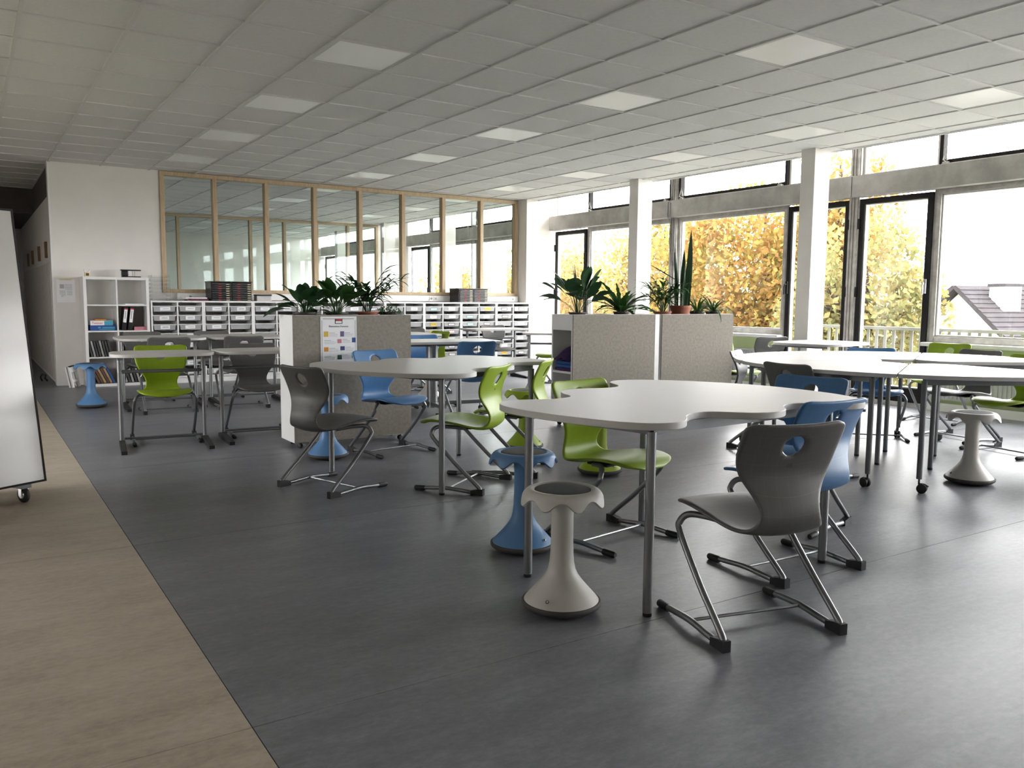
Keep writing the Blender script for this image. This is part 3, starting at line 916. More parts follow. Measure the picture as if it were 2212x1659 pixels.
def make_chair(loc, f, colour, label):
    rz = math.atan2(f[1], f[0]) - PI / 2
    t = thing('cantilever_chair', label, 'chair', (loc[0], loc[1], 0), rz, 'cantilever school chairs')
    sh = link('shell', shell_me, t); set_mat(sh, M['chair_' + colour])
    bd = link('badge', badge_me, sh, (0.0, 0.0113, 0.622)); bd.rotation_euler = (math.radians(103), 0, 0)
    for s in (-1, 1):
        lg = link('frame_tube', leg_me[s], t)
        link('heel_cap', heel_me, lg, (s * .242, 0, 0)); link('tip_cap', tip_me, lg, (s * .242, 0, 0))
    link('cross_bar', bar_me, t); link('seat_plate', plate_me, t)
    return t
CH = [
    ((2.326, 1.837), (.100, .413), 'grey', 'grey shell chair nearest the camera, back turned, at the front table'),
    ((3.024, 2.196), (.019, .435), 'blue', 'blue shell chair directly behind the nearest grey chair'),
    ((3.845, 2.935), (-.978, -.207), 'blue', 'blue shell chair facing the camera at the far right end of front table'),
    ((1.664, 4.880), (.435, .146), 'grey', 'grey shell chair at the left end of the middle wavy table'),
    ((2.667, 6.095), (.073, -.415), 'blue', 'bright blue shell chair in front of the planter with the poster'),
    ((2.735, 4.400), (-.270, .360), 'green', 'lime green chair with its back to us at the middle wavy table'),
    ((3.280, 4.660), (-.690, .730), 'green', 'lime green chair behind the other one at the middle wavy table'),
    ((2.600, 3.362), (.075, -.430), 'green', 'lime green chair tucked into the far side of the front table'),
    ((4.120, 6.990), (.10, 1.0), 'blue', 'dark blue chair, back turned, before the pedestal table'),
    ((4.260, 8.46), (-.05, -1.0), 'blue', 'blue chair on the far side of the pedestal table'),
    ((4.98, 9.38), (-1.0, -.1), 'green', 'lime green chair far back behind the pedestal table'),
    ((5.06, 10.36), (-.1, -1.0), 'grey', 'dark grey chair far back beside the lime green one'),
    ((6.90, 11.22), (-.15, -1.0), 'grey', 'dark grey chair behind the small desk before the tray cabinets'),
    ((7.00, 9.46), (-.95, -.30), 'green', 'lime green chair half hidden left of the open-ended planter'),
    ((7.78, 6.50), (.30, .95), 'grey', 'dark grey chair with round hole under the window sill'),
    ((5.33, 4.79), (.50, -.87), 'grey', 'light-struck grey chair seen from its side beside the beige planters'),
    ((4.56, 3.66), (1.0, -.05), 'grey', 'dark grey chair, back turned, at left edge of the round table group'),
    ((6.75, 4.52), (-.71, -.70), 'blue', 'blue chair facing us across the round table group by the doors'),
    ((8.28, 4.68), (-.99, -.14), 'green', 'lime green chair under the window with the house outside'),
    ((7.40, 3.91), (-.98, .17), 'grey', 'grey chair in front of the lime green chair at the right window'),
    ((7.06, 3.31), (-.97, .18), 'green', 'lime green chair cut off by the right edge of the picture'),
    ((7.02, 6.58), (.05, -1.0), 'green', 'lime green chair peeping out right of the beige planters'),
    ((1.33, 7.47), (-.10, -1.0), 'green', 'bright lime chair facing us behind the front left desk'),
    ((2.09, 7.47), (-.08, -1.0), 'grey', 'grey chair facing us behind the desk beside the white planter side'),
    ((1.675, 8.94), (.03, 1.0), 'grey', 'grey chair, back turned, right behind the bright lime chair'),
    ((2.415, 8.93), (.06, 1.0), 'grey', 'grey chair, back turned, at the rear right desk'),
    ((1.66, 10.42), (0, -1.0), 'grey', 'grey chair on the far side of the rear desks before the bookshelf'),
    ((2.43, 10.40), (0, -1.0), 'grey', 'grey chair on the far side of the rear desks before the trays'),
]
for c in CH: make_chair(*c)

# ---- wobble stools
def stool_parts():
    body = MB().lathe([(.146, .026), (.1475, .034), (.139, .046), (.119, .069), (.099, .091), (.080, .113), (.064, .135), (.053, .158), (.047, .186), (.044, .22), (.0425, .28),
                       (.042, .37), (.044, .405), (.050, .425), (.060, .438)], 40)
    # seat flange: a sloping skirt whose lower edge is trimmed into eight arcs with drooping tips between
    SK = catmull([(.122, .4715), (.133, .4690), (.142, .4630), (.1495, .4535), (.1555, .4410), (.1600, .4270), (.1635, .4150)], 8)
    seat = MB()
    N, K = 128, 9
    rings = []
    def skirt(t, d):
        f = t * (len(SK) - 1); i = min(len(SK) - 2, int(f)); f -= i
        return SK[i][0] + (SK[i + 1][0] - SK[i][0]) * f - d, SK[i][1] + (SK[i + 1][1] - SK[i][1]) * f - d * 0.8
    for kind, q in [('p', (.107, .466)), ('p', (.113, .4708))] + [('s', k / K) for k in range(K + 1)] + [('i', 1 - k / 4) for k in range(5)] + [('p', (.108, .455)), ('p', (.055, .436))]:
        ring = []
        for j in range(N):
            a = 2 * PI * j / N
            T = 0.60 + 0.40 * ((1 + math.cos(8 * a)) / 2) ** 1.25
            if kind == 'p': r, z = q
            elif kind == 's': r, z = skirt(q * T, 0)
            else: r, z = skirt(max(q * T, 0.02), 0.006)
            ring.append((r * math.cos(a), r * math.sin(a), z))
        rings.append(ring)
    vs_ = [v for ring in rings for v in ring]
    fs_ = [(k * N + j, (k + 1) * N + j, (k + 1) * N + (j + 1) % N, k * N + (j + 1) % N) for k in range(len(rings) - 1) for j in range(N)]
    seat.add(vs_, fs_)
    pad = MB().lathe([(.107, .460), (.107, .467), (.099, .4695), (.05, .4705), (.0, .4705)], 40)
    rim = MB().lathe([(.060, 0.0), (.105, .004), (.138, .013), (.151, .023), (.1535, .031), (.1525, .037), (.149, .040), (.144, .040)], 40)
    bd = MB().lathe([(.0, .0), (.0065, 0.0), (.0065, .002), (.0, .002)], 14).lathe([(.003, .002), (.0045, .0026), (.003, .0028)], 12, m=1)
    return (body.mesh('column', M['stool_white'], True, 60), seat.mesh('seat_flange', M['stool_white'], True, 50), pad.mesh('seat_pad', M['pad'], True), rim.mesh('rubber_rim', M['rim'], True), bd.mesh('badge', [M['rubber'], M['chrome']], True))
ST = stool_parts()
def make_stool(x, y, colour, rz, label, pad=True):
    t = thing('wobble_stool', label, 'stool', (x, y, 0), rz, 'wobble stools')
    for me in ST:
        o = link(me.name.split('.')[0], me, t)
        if me in ST[:2]: set_mat(o, M['stool_' + colour])
        if me is ST[4]:
            o.location = (.128, 0, .066); o.rotation_euler = (0, math.radians(45), 0)
    return t
make_stool(1.855, 2.505, 'white', math.radians(-150), 'white wobble stool with dark pad under the front table')
make_stool(2.155, 3.225, 'blue', math.radians(-70), 'tall blue wobble stool behind the front white stool')
make_stool(3.57, 4.40, 'green', math.radians(-80), 'lime wobble stool with only its foot showing behind the green chair')
make_stool(3.655, 5.46, 'green', math.radians(-50), 'lime wobble stool between the two wavy tables')
make_stool(2.18, 6.00 - 0.13, 'blue', 0, 'blue wobble stool under the grey chair by the planter')
make_stool(1.05, 9.86, 'blue', 0.3, 'blue wobble stool standing alone before the bookshelf')
make_stool(5.49, 2.915, 'white', 2.6, 'light grey wobble stool under the round table group at right')
make_stool(4.53, 8.80, 'white', 0.4, 'pale wobble stool far back beyond the pedestal table')

# ---- wavy tables
half = [(-0.80, 0.0), (-0.793, 0.14), (-0.770, 0.27), (-0.725, 0.365), (-0.655, 0.415), (-0.585, 0.418), (-0.525, 0.392), (-0.455, 0.347), (-0.38, 0.328), (-0.31, 0.338), (-0.268, 0.378),
        (-0.238, 0.435), (-0.19, 0.492), (-0.13, 0.528), (-0.055, 0.535), (0.015, 0.512), (0.075, 0.474), (0.14, 0.452), (0.205, 0.460), (0.258, 0.497), (0.298, 0.555), (0.348, 0.615), (0.43, 0.652),
        (0.515, 0.637), (0.59, 0.585), (0.66, 0.495), (0.715, 0.39), (0.765, 0.235), (0.793, 0.10)]
wave = closed_catmull(half + [(0.80, 0.0)] + [(x, -y) for x, y in reversed(half[1:])], 3)
legs_w = [(-0.575, 0.33), (-0.575, -0.33), (0.50, 0.52), (0.50, -0.52)]
wtop_me = MB().slab(wave, 0.729, 0.755, 0.002, 0, 1).mesh('table_top', [M['white_gloss'], M['edge']], True, 25)
def leg_mesh(r, z0, z1, foot=True):
    return MB().lathe([(0, z0), (r, z0), (r, z1), (0, z1)], 16).mesh('leg', M['steel'], True)
wleg_me = leg_mesh(0.0185, 0.014, 0.70)
foot_me = MB().lathe([(0, 0), (0.016, 0), (0.0175, 0.003), (0.0175, 0.016), (0, 0.016)], 16).mesh('foot_cap', M['rubber'], True)
def rail_mesh(a, b, z0=0.69, z1=0.729, w=0.012):
    a, b = Vector((*a, 0)), Vector((*b, 0))
    d = (b - a); L = d.length; d.normalize(); n = Vector((-d.y, d.x, 0))
    return MB().obox((a + b) / 2 + Vector((0, 0, (z0 + z1) / 2)), d, n, (0, 0, 1), L / 2, w, (z1 - z0) / 2)
def wave_table(x, y, ang, label, legs_w):
    t = thing('wave_table', label, 'table', (x, y, 0), ang, 'wavy-edged group tables')
    link('table_top', wtop_me, t)
    for lx, ly in legs_w:
        l = link('leg', wleg_me, t, (lx, ly, 0)); link('foot_cap', foot_me, l)
    for a, b in ((0, 1), (1, 3), (3, 2), (2, 0)):
        rail_mesh(legs_w[a], legs_w[b]).build('apron_rail', M['steel_dark'], t)
wave_table(2.588, 2.682, math.radians(13.5), 'white wavy-edged group table in the foreground', [(-0.570, 0.342), (-0.584, -0.280), (0.50, 0.50), (0.518, -0.475)])
wave_table(2.60, 4.925, math.radians(200.5), 'white wavy-edged group table in front of the poster planter', [(-0.60, 0.34), (-0.62, -0.34), (0.422, 0.408), (0.428, -0.57)])

# ---- wedge tables that make up the round group
WC = (5.86, 3.59)
def wedge(a0, label):
    half_ = math.radians(30)
    R1 = 1.27
    inner = 0.23
    pts = [(inner * math.cos(-half_) , inner * math.sin(-half_))]
    arc = [(R1 * math.cos(-half_ + 2 * half_ * k / 14), R1 * math.sin(-half_ + 2 * half_ * k / 14)) for k in range(15)]
    pts = pts + arc + [(inner * math.cos(half_), inner * math.sin(half_))]
    rad = [0.10] + [0.14] + [0] * 13 + [0.14] + [0.10]
    o = fillet(pts, rad, 7)
    am = math.radians(a0 + 30)
    off = 0.008
    t = thing('wedge_table', label, 'table', (WC[0] + off * math.cos(am), WC[1] + off * math.sin(am), 0), am, 'wedge tables pushed into a circle')
    MB().slab(o, 0.720, 0.745, 0.002, 0, 1).build('table_top', [M['white_gloss'], M['edge']], t, True, 25)
    lp = [(0.34, 0.0), (1.06, 0.445), (1.06, -0.445)]
    for k, (x, y) in enumerate(lp):
        if k == 0:
            l = MB().lathe([(0, .014), (.0175, .014), (.0175, .70), (0, .70)], 14).build('leg', M['steel_dark'], t, True, loc=(x, y, 0))
            link('foot_cap', foot_me, l)
        else:
            l = MB().lathe([(0, .088), (.0175, .088), (.0175, .70), (0, .70)], 14).build('leg', M['steel_dark'], t, True, loc=(x, y, 0))
            caster(l, R.uniform(0, 6.28))
    for a, b in ((0, 1), (1, 2), (2, 0)):
        rail_mesh(lp[a], lp[b], 0.675, 0.72).build('apron_rail', M['steel_dark'], t)
    return t
cst = MB()
for s in (-1, 1):
    w = MB().lathe([(0, -.009), (.022, -.009), (.030, -.005), (.030, .005), (.022, .009), (0, .009)], 20).xform(Matrix.Translation((0.018, s * .014, .030)) @ Matrix.Rotation(PI / 2, 4, 'X'))
    cst.add(w.v, w.f)
cst.box(-.004, .022, -.006, .006, .028, .062).tube([(0, 0, .055), (0, 0, .090)], .006, 8)
cst.tube([(0.03, 0, .058), (0.055, 0, .045)], .005, 6)
cst_me = cst.mesh('caster', M['rubber'], True)
def caster(parent, rz, loc=(0, 0, 0), scale=1.0):
    o = link('caster', cst_me, parent, loc, rz)
    o.scale = (scale,) * 3
    return o
wedge(28, 'white wedge table at the far side of the round group, by the doors')
wedge(88, 'white wedge table at the far left of the round group')
wedge(148, 'white wedge table nearest us at the left of the round group')
wedge(208, 'white wedge table at the near right of the round group')
wedge(-32, 'white wedge table at the far right of the round group')

# ---- desks with C-shaped frames
def desk(x, y, rz, w, d, z, label, rad=0.16, group='single desks', plain=False, legdy=0.12, foot=0.42, taper=0.0):
    t = thing('school_desk', label, 'desk', (x, y, 0), rz, group)
    o = fillet([(-w / 2, -d / 2), (w / 2, -d / 2 + taper), (w / 2, d / 2 - taper), (-w / 2, d / 2)], rad, 8)
    MB().slab(o, z - 0.025, z, 0.002, 0, 1).build('desk_top', [M['white_gloss'], M['edge']], t, True, 25)
    lx = w / 2 - 0.07
    for s in (-1, 1):
        l = MB().lathe([(0, .03), (.0185, .03), (.0185, z - .025), (0, z - .025)], 14).build('leg', M['steel'], t, True, loc=(s * lx, legdy, 0))
        MB().add([(-.02, -foot, 0), (.02, -foot, 0), (.02, .10, 0), (-.02, .10, 0), (-.02, -foot, .026), (.02, -foot, .026), (.02, -.02, .05), (-.02, -.02, .05), (.02, .10, .03), (-.02, .10, .03)],
                 [(3, 2, 1, 0), (0, 1, 5, 4), (4, 5, 6, 7), (7, 6, 8, 9), (3, 9, 8, 2), (0, 4, 7, 9, 3), (1, 2, 8, 6, 5)]).build('foot', M['rubber'], l)
    MB().tube([(-lx, legdy, z - .155), (lx, legdy, z - .155)], .014, 10).build('cross_bar', M['steel_dark'], t, True)
    MB().tube([(-lx, legdy + .03, .055), (lx, legdy + .03, .055)], .009, 8).build('foot_bar', M['steel_dark'], t, True)
    for s in (-1, 1):
        MB().box(s * lx - .02, s * lx + .02, -d / 2 + .08, d / 2 - .08, z - .045, z - .025).build('top_bracket', M['steel_dark'], t)
    return t
desk(1.265, 7.03, math.radians(-6), 0.76, 0.56, 0.745, 'white single desk in front of the bright lime chair at left', 0.2, legdy=0.09, taper=0.05)
desk(2.07, 7.06, math.radians(-4), 0.80, 0.52, 0.745, 'white single desk touching the planter with the white side', 0.16, legdy=0.10)
desk(1.72, 9.70, math.radians(-2), 0.88, 0.88, 0.745, 'white double-depth desk in front of the bookshelf', 0.24, legdy=0.05, foot=0.5)
desk(2.62, 9.70, math.radians(-2), 0.86, 0.84, 0.745, 'white double-depth desk in front of the left tray cabinets', 0.2, legdy=0.05, foot=0.5)
desk(6.62, 10.72, math.radians(-4), 0.95, 0.56, 0.745, 'white single desk right before the tray cabinets with one grey chair', 0.05, legdy=0.1)
desk(6.62, 8.98, math.radians(-38), 1.05, 0.62, 0.745, 'white desk behind the left end of the open planter', 0.05, legdy=0.1)
desk(7.62, 5.70, math.radians(8), 1.02, 0.80, 0.752, 'white round-cornered table standing before the second pillar', 0.36, legdy=0.0, foot=0.3)
desk(4.35, 9.58, math.radians(0), 1.2, 0.75, 0.745, 'white table beyond the blue chair, half behind the poster planter', 0.1, legdy=0.1)

# ---- pedestal table on casters
pt = thing('pedestal_table', 'white rectangular table on one thick grey column with wheeled foot', 'table', (4.02, 7.74, 0), math.radians(-8))
MB().slab(fillet([(-.66, -.34), (.68, -.34), (.68, .34), (-.66, .34)], .05, 5), .725, .75, .002, 0, 1).build('table_top', [M['white_gloss'], M['edge']], pt, True, 25)
MB().box(-.5, .52, -.05, .05, .69, .725).build('under_beam', M['steel_dark'], pt)
MB().lathe([(0, .05), (.055, .05), (.055, .39), (.062, .39), (.062, .70), (0, .70)], 24).build('column', M['steel'], pt, True)
fb = MB().cbox(-.52, .56, -.035, .035, .075, .115, .006).build('foot_beam', M['steel'], pt)
MB().cbox(-.035, .035, -.33, .33, .075, .112, .006).build('foot_beam', M['steel'], pt)
for x, y in ((-.5, 0), (.54, 0), (0, .31), (0, -.31)):
    caster(fb, R.uniform(0, 6), (x, y, 0), 0.85)

# ================================================================== PLANTERS AND PLANTS
def planter(x, y, label, open_left=False, side_strip=0.0):
    W, D, Z0, Z1 = 1.0, 0.335, 0.05, 1.046
    t = thing('planter_cabinet', label, 'planter', (x, y, 0), 0, 'wheeled planter cabinets')
    b = MB()
    x0 = 0.012
    if not open_left:
        b.cbox(0, 0.02, 0.012, D, Z0, Z1, 0.002)
    b.cbox(W - 0.02, W + side_strip, 0.012, D, Z0, Z1, 0.002)
    b.box(0.02, W - 0.02, D - 0.015, D, Z0, Z1).box(0.02 if not open_left else 0.36, W - 0.02, 0.012, D - 0.015, Z0, 0.93)
    b.box(0.02, W - 0.02, 0.012, 0.03, 0.93, Z1)
    if open_left:
        b.box(0, 0.02, 0.012, D, 0.90, Z1).box(0, 0.36, 0.012, 0.03, Z0, 0.90).box(0, 0.36, D - 0.02, D, Z0, 0.90)
        b.box(0.0, 0.36, 0.03, D - 0.02, Z0, 0.075).box(0.0, 0.36, 0.03, D - 0.02, 0.50, 0.52).box(0.02, 0.36, 0.03, D - 0.02, 0.90, 0.93)
    b.build('body', M['white'], t)
    MB().cbox(0.0, W, 0.0, 0.012, Z0 + 0.005, Z1 - 0.002, 0.002).build('felt_panel', M['felt'], t)
    MB().box(0.02, W - 0.02, 0.03, D - 0.015, 0.93, 1.015).build('soil', M['soil'], t)
    for cx, cy in ((0.07, 0.06), (W - 0.07, 0.06), (0.07, D - 0.06), (W - 0.07, D - 0.06)):
        caster(t, R.uniform(0, 6), (cx, cy, 0), 0.6)
    return t
planter(2.076, 6.303, 'beige felt planter cabinet with white side and the poster on it')
planter(4.61, 6.10, 'beige felt planter cabinet with open compartments in its left end', True, 0.065)
planter(5.70, 6.10, 'beige felt planter cabinet with the snake plant, right of the pair')

def leaf_mb(az, elev, L, W, droop, pet=0.0, shape='broad', wav=0.0, org=(0, 0, 0), roll_=0.0, n=9, seed=0):
    mb = MB()
    r = random.Random(seed)
    x, z = 0.0, 0.0
    pts = []
    for k in range(n + 1):
        t = k / n
        pts.append((x, z, t))
        a = elev - droop * t
        x += math.cos(a) * L / n; z += math.sin(a) * L / n
    vs, fs = [], []
    for (x, z, t) in pts:
        if t < pet:
            w = 0.0035
        else:
            q = (t - pet) / max(1e-6, 1 - pet)
            if shape == 'broad': w = W * max(0.0, math.sin(PI * min(1, q * 0.97 + 0.03))) ** 0.75 * (1.1 - 0.25 * q)
            elif shape == 'strap': w = W * (0.45 + 0.9 * q if q < 0.4 else 0.81 * (1 - ((q - 0.4) / 0.6) ** 2) + 0.02)
            else: w = W * (0.8 + 0.4 * q if q < 0.5 else 1.0 * (1 - ((q - 0.5) / 0.5) ** 1.6) + 0.02)
            w = max(w, 0.0015)
            if wav: w *= 1 + wav * math.sin(q * 34 + seed)
        fold = 0.22 * w
        c, s = math.cos(roll_), math.sin(roll_)
        vs += [(x, -w * c, z + fold - w * s), (x, 0, z), (x, w * c, z + fold + w * s)]
    for k in range(n):
        for j in (0, 1):
            fs.append((k * 3 + j, k * 3 + j + 1, (k + 1) * 3 + j + 1, (k + 1) * 3 + j))
    mb.add(vs, fs)
    mb.xform(Matrix.Translation(org) @ Matrix.Rotation(az, 4, 'Z'))
    return mb

def pot(t, r, h, m, z=0):
    MB().lathe([(0, z), (r * 0.8, z), (r, z + h * 0.8), (r * 1.06, z + h * 0.8), (r * 1.06, z + h), (r * 0.93, z + h), (r * 0.9, z + h * 0.85), (0, z + h * 0.85)], 24).build('pot', m, t, True)

ZP = 1.016
def broad_plant(name, label, x, y, n, size, w, m, seed, elevs=(0.5, 1.35), droop=(0.8, 1.7), pet=0.45, r_pot=0.09):
    r = random.Random(seed)
    t = thing(name, label, 'plant', (x, y, ZP), 0)
    pot(t, r_pot, 0.05, M['pot_dark'])
    for k in range(n):
        az = 2 * PI * (k * 0.381966) + r.uniform(-0.3, 0.3)
        L = size * r.uniform(0.7, 1.05)
        el = r.uniform(*elevs)
        leaf_mb(az, el, L, w * r.uniform(0.75, 1.1), r.uniform(*droop) * (1.2 - 0.4 * el), pet, 'broad', 0, (0.02 * math.cos(az), 0.02 * math.sin(az), 0.035), r.uniform(-0.5, 0.5), 10, k).build('leaf', m, t, True, 80)
    return t
broad_plant('peace_lily', 'broad dark-leaved plant at the left end of the poster planter', 2.22, 6.44, 26, 0.32, 0.043, M['leaf_dark'], 21)
broad_plant('aglaonema', 'bushy plant with pale-streaked oval leaves, middle of the poster planter', 2.49, 6.46, 28, 0.34, 0.048, M['leaf_mid'], 22, (0.6, 1.4), (0.7, 1.6), 0.5)

def palm(name, label, x, y, n, h, seed, m, lean=0.0):
    r = random.Random(seed)
    t = thing(name, label, 'plant', (x, y, ZP), 0)
    pot(t, 0.085, 0.055, M['terracotta'])
    for k in range(n):
        az = 2 * PI * k * 0.381966 + r.uniform(-0.3, 0.3)
        L = h * r.uniform(0.75, 1.25)
        el = r.uniform(1.05, 1.5); dr = r.uniform(0.7, 1.5)
        npts = 9
        pts, x_, z_ = [], 0.015, 0.045
        for q in range(npts):
            pts.append((x_ * math.cos(az), x_ * math.sin(az), z_))
            a = el - dr * (q / npts) ** 1.5
            x_ += math.cos(a) * L / npts; z_ += math.sin(a) * L / npts
        fr = MB().tube(pts, [0.0035] * 4 + [0.0025] * 5, 5)
        for q in range(3, npts):
            p = pts[q]
            for s in (-1, 1):
                b = leaf_mb(az + s * r.uniform(0.3, 0.65), r.uniform(0.0, 0.9), h * r.uniform(0.30, 0.48), 0.0115, r.uniform(0.4, 1.5), 0, 'blade', 0, p, 0, 6, q)
                fr.add(b.v, b.f)
        b = leaf_mb(az, 0.5, h * 0.35, 0.009, 1.2, 0, 'blade', 0, pts[-1], 0, 6, 1); fr.add(b.v, b.f)
        fr.build('frond', m, t)
    return t
palm('parlour_palm', 'slender palm rising highest from the poster planter', 2.76, 6.46, 15, 0.36, 31, M['leaf_dark'])
# low bushy plant
r_ = random.Random(5)
lb = thing('trailing_plant', 'low small-leaved plant at the right end of the poster planter', 'plant', (2.94, 6.45, ZP), 0)
pot(lb, 0.075, 0.05, M['pot_dark'])
fo = MB()
for k in range(420):
    a = r_.uniform(0, 2 * PI); rr = 0.11 * math.sqrt(r_.random())
    c = Vector((rr * math.cos(a) * 1.05, rr * math.sin(a) * 0.8, 0.035 + r_.uniform(0, 0.085) * (1 - (rr / 0.13) ** 2)))
    u = Vector((r_.gauss(0, 1), r_.gauss(0, 1), r_.gauss(0, 0.6))).normalized(); w = u.cross(Vector((0, 0, 1))).normalized()
    fo.add([c - u * .011, c + w * .006, c + u * .011, c - w * .006], [(0, 1, 2, 3)])
fo.build('foliage', M['leaf_mid'], lb)['kind'] = 'stuff'

broad_plant('calathea', 'tall calathea with big dark oval leaves at left of the open planter', 4.76, 6.24, 24, 0.46, 0.066, M['leaf_dark'], 41, (0.75, 1.5), (0.4, 1.7), 0.55, 0.08)
ct = bpy.data.objects['calathea']
for k, (az, L) in enumerate(((1.9, 0.50), (3.5, 0.46), (5.6, 0.44))):
    leaf_mb(az, 1.5, L, 0.012, 0.15, 0.3, 'strap', 0, (0, 0, 0.03), 0, 9, k).build('leaf', M['leaf_snake'], ct, True, 80)

def fern(name, label, x, y, n, L, W, wav, seed, m, el=(0.35, 1.3), dr=(0.7, 1.5), potm=None):
    r = random.Random(seed)
    t = thing(name, label, 'plant', (x, y, ZP), 0)
    pot(t, 0.075, 0.055, potm or M['pot_dark'])
    for k in range(n):
        az = 2 * PI * k * 0.381966 + r.uniform(-0.25, 0.25)
        e = r.uniform(*el)
        leaf_mb(az, e, L * r.uniform(0.65, 1.1), W * r.uniform(0.8, 1.15), r.uniform(*dr), 0, 'strap', wav, (0.012 * math.cos(az), 0.012 * math.sin(az), 0.04), r.uniform(-0.3, 0.3), 22 if wav else 9, k).build('leaf', m, t, True, 80)
    return t
fern('birds_nest_fern', 'spreading fern with crinkled strap leaves on the open planter', 5.30, 6.25, 44, 0.42, 0.030, 0.26, 51, M['leaf_mid'], (0.3, 1.35), (0.5, 1.5))
palm('parlour_palm', 'slender palm left of the tall snake plant', 5.84, 6.25, 15, 0.35, 61, M['leaf_mid'])
sp = thing('snake_plant', 'tall upright snake plant in a terracotta pot', 'plant', (6.08, 6.25, ZP), 0)
pot(sp, 0.105, 0.115, M['terracotta'])
rs = random.Random(71)
def blade(org, az, lean, L, W, tw):
    vs, fs, n = [], [], 14
    for k in range(n + 1):
        t = k / n
        w = W * (0.62 + 0.75 * t if t < 0.45 else 0.96 * max(0.0, 1 - ((t - 0.45) / 0.55) ** 2.2)) + 0.001
        a = az + tw * t
        px_, py_, pz = org[0] + math.cos(az) * lean * L * t ** 1.3, org[1] + math.sin(az) * lean * L * t ** 1.3, org[2] + L * t * math.sqrt(max(0.05, 1 - min(0.9, lean) ** 2))
        d = Vector((-math.sin(a), math.cos(a), 0)); nn = Vector((math.cos(a), math.sin(a), 0))
        for q in (-1, 0, 1):
            v = Vector((px_, py_, pz)) + d * w * q + nn * 0.2 * w * abs(q)
            vs.append(v[:])
    for k in range(n):
        for j in (0, 1): fs.append((k * 3 + j, k * 3 + j + 1, (k + 1) * 3 + j + 1, (k + 1) * 3 + j))
    return MB().add(vs, fs)
BL = [((0.075, -0.03), 0.4, 0.05, 0.80, 0.030, 0.5), ((0.055, 0.02), 0.9, 0.04, 0.50, 0.022, 0.4), ((0.085, 0.03), 0.3, 0.12, 0.52, 0.022, 0.3), ((-0.05, 0.0), 2.2, 0.05, 0.62, 0.032, 0.7),
      ((-0.02, 0.03), 1.2, 0.03, 0.56, 0.030, 0.8), ((-0.06, -0.03), 2.6, 0.09, 0.58, 0.030, 0.4), ((-0.01, -0.04), 4.8, 0.05, 0.48, 0.028, 0.6), ((0.02, 0.0), 0.2, 0.03, 0.60, 0.028, 0.3), ((-0.07, 0.04), 2.0, 0.08, 0.50, 0.026, 0.5), ((0.04, -0.05), 5.4, 0.08, 0.42, 0.024, 0.4)]
for (ox, oy), az, lean, L, W, tw in BL:
    blade((ox, oy, 0.08), az, lean, L, W, tw).build('leaf', M['leaf_snake'], sp, True, 80)
leaf_mb(2.55, 0.50, 0.36, 0.016, -0.05, 0, 'strap', 0, (-0.04, 0, 0.36), 0.4, 12, 3).build('leaf', M['leaf_snake'], sp, True, 80)
fern('spider_plant', 'small bushy green plant right of the snake plant', 6.32, 6.25, 30, 0.24, 0.015, 0, 81, M['leaf_mid'], (0.3, 1.3), (0.6, 1.7))
fern('spider_plant', 'arching grassy plant at the right end of the planters', 6.55, 6.25, 42, 0.27, 0.012, 0, 82, M['leaf_mid'], (0.4, 1.35), (0.8, 2.0))

# things in the open end of the planter
tag(MB().cbox(4.625, 4.93, 6.15, 6.40, 0.521, 0.548, 0.006).build('folder', M['purple']), 'dark purple folder lying lowest in the open planter compartment', 'folder')
for k, (m_, l_) in enumerate((('blue_card', 'blue folder lying on the purple one in the planter compartment'), ('blue_card', 'upper blue folder in the planter compartment under the purple bag'))):
    tag(MB().cbox(4.63, 4.92, 6.15, 6.39, 0.550 + k * 0.031, 0.579 + k * 0.031, 0.006).build('folder', M[m_]), l_, 'folder')
bagp = MB()
gx, gy = 10, 8
for i in range(gx + 1):
    for j in range(gy + 1):
        u, v = i / gx, j / gy
        z = 0.616 + 0.11 * math.sin(PI * min(1, u * 1.1)) * math.sin(PI * v) ** 0.5 + 0.03 * math.sin(9 * u + 5 * v) * math.sin(PI * v)
        bagp.v.append((4.575 + 0.33 * u, 6.15 + 0.24 * v, max(z, 0.616)))
for i in range(gx):
    for j in range(gy):
        a = i * (gy + 1) + j
        bagp.f.append((a, a + gy + 1, a + gy + 2, a + 1)); bagp.m.append(0)
me = baked(bagp, 'cloth_bag', M['purple'], [('SOLIDIFY', dict(thickness=0.012, offset=1.0)), ('SUBSURF', dict(levels=1))])
tag(link('cloth_bag', me), 'dark purple cloth bag crumpled on top of the folders in planter', 'bag')

# ---- poster on the planter front
PW, PH = 0.30, 0.44
po = tag(MB().box(-PW / 2, PW / 2, -0.0012, 0, 0, PH).build('poster', M['paper'], None, loc=(2.445, 6.302, 0.595)), 'white poster with dotted border and coloured picture squares on the planter', 'poster')
dots = MB()
for k in range(26):
    if not 10 <= k <= 15:
        dots.box(-PW / 2 + 0.021 + k * 0.0100, -PW / 2 + 0.026 + k * 0.0100, -0.0022, -0.001, PH - 0.020, PH - 0.015)
for k in range(38):
    for s in (-1, 1):
        dots.box(s * (PW / 2 - 0.012) - 0.0025, s * (PW / 2 - 0.012) + 0.0025, -0.0022, -0.001, 0.02 + k * 0.0103, 0.025 + k * 0.0103)
dots.build('dotted_border', M['ink'], po)['kind'] = 'stuff'
hd = link('heading', text_mesh('Executieve Functies', 0.0205, M['ink'], 'heading', ext=0.0004), po, (0.0, -0.0018, PH - 0.078)); hd.rotation_euler = (PI / 2, 0, 0)
lg = MB().box(-0.031, 0.031, -0.0022, -0.001, PH - 0.058, PH - 0.017).build('emblem', M['ink'], po)
MB().box(-0.025, 0.025, -0.003, -0.002, PH - 0.032, PH - 0.019).build('emblem_band', M['red'], lg)
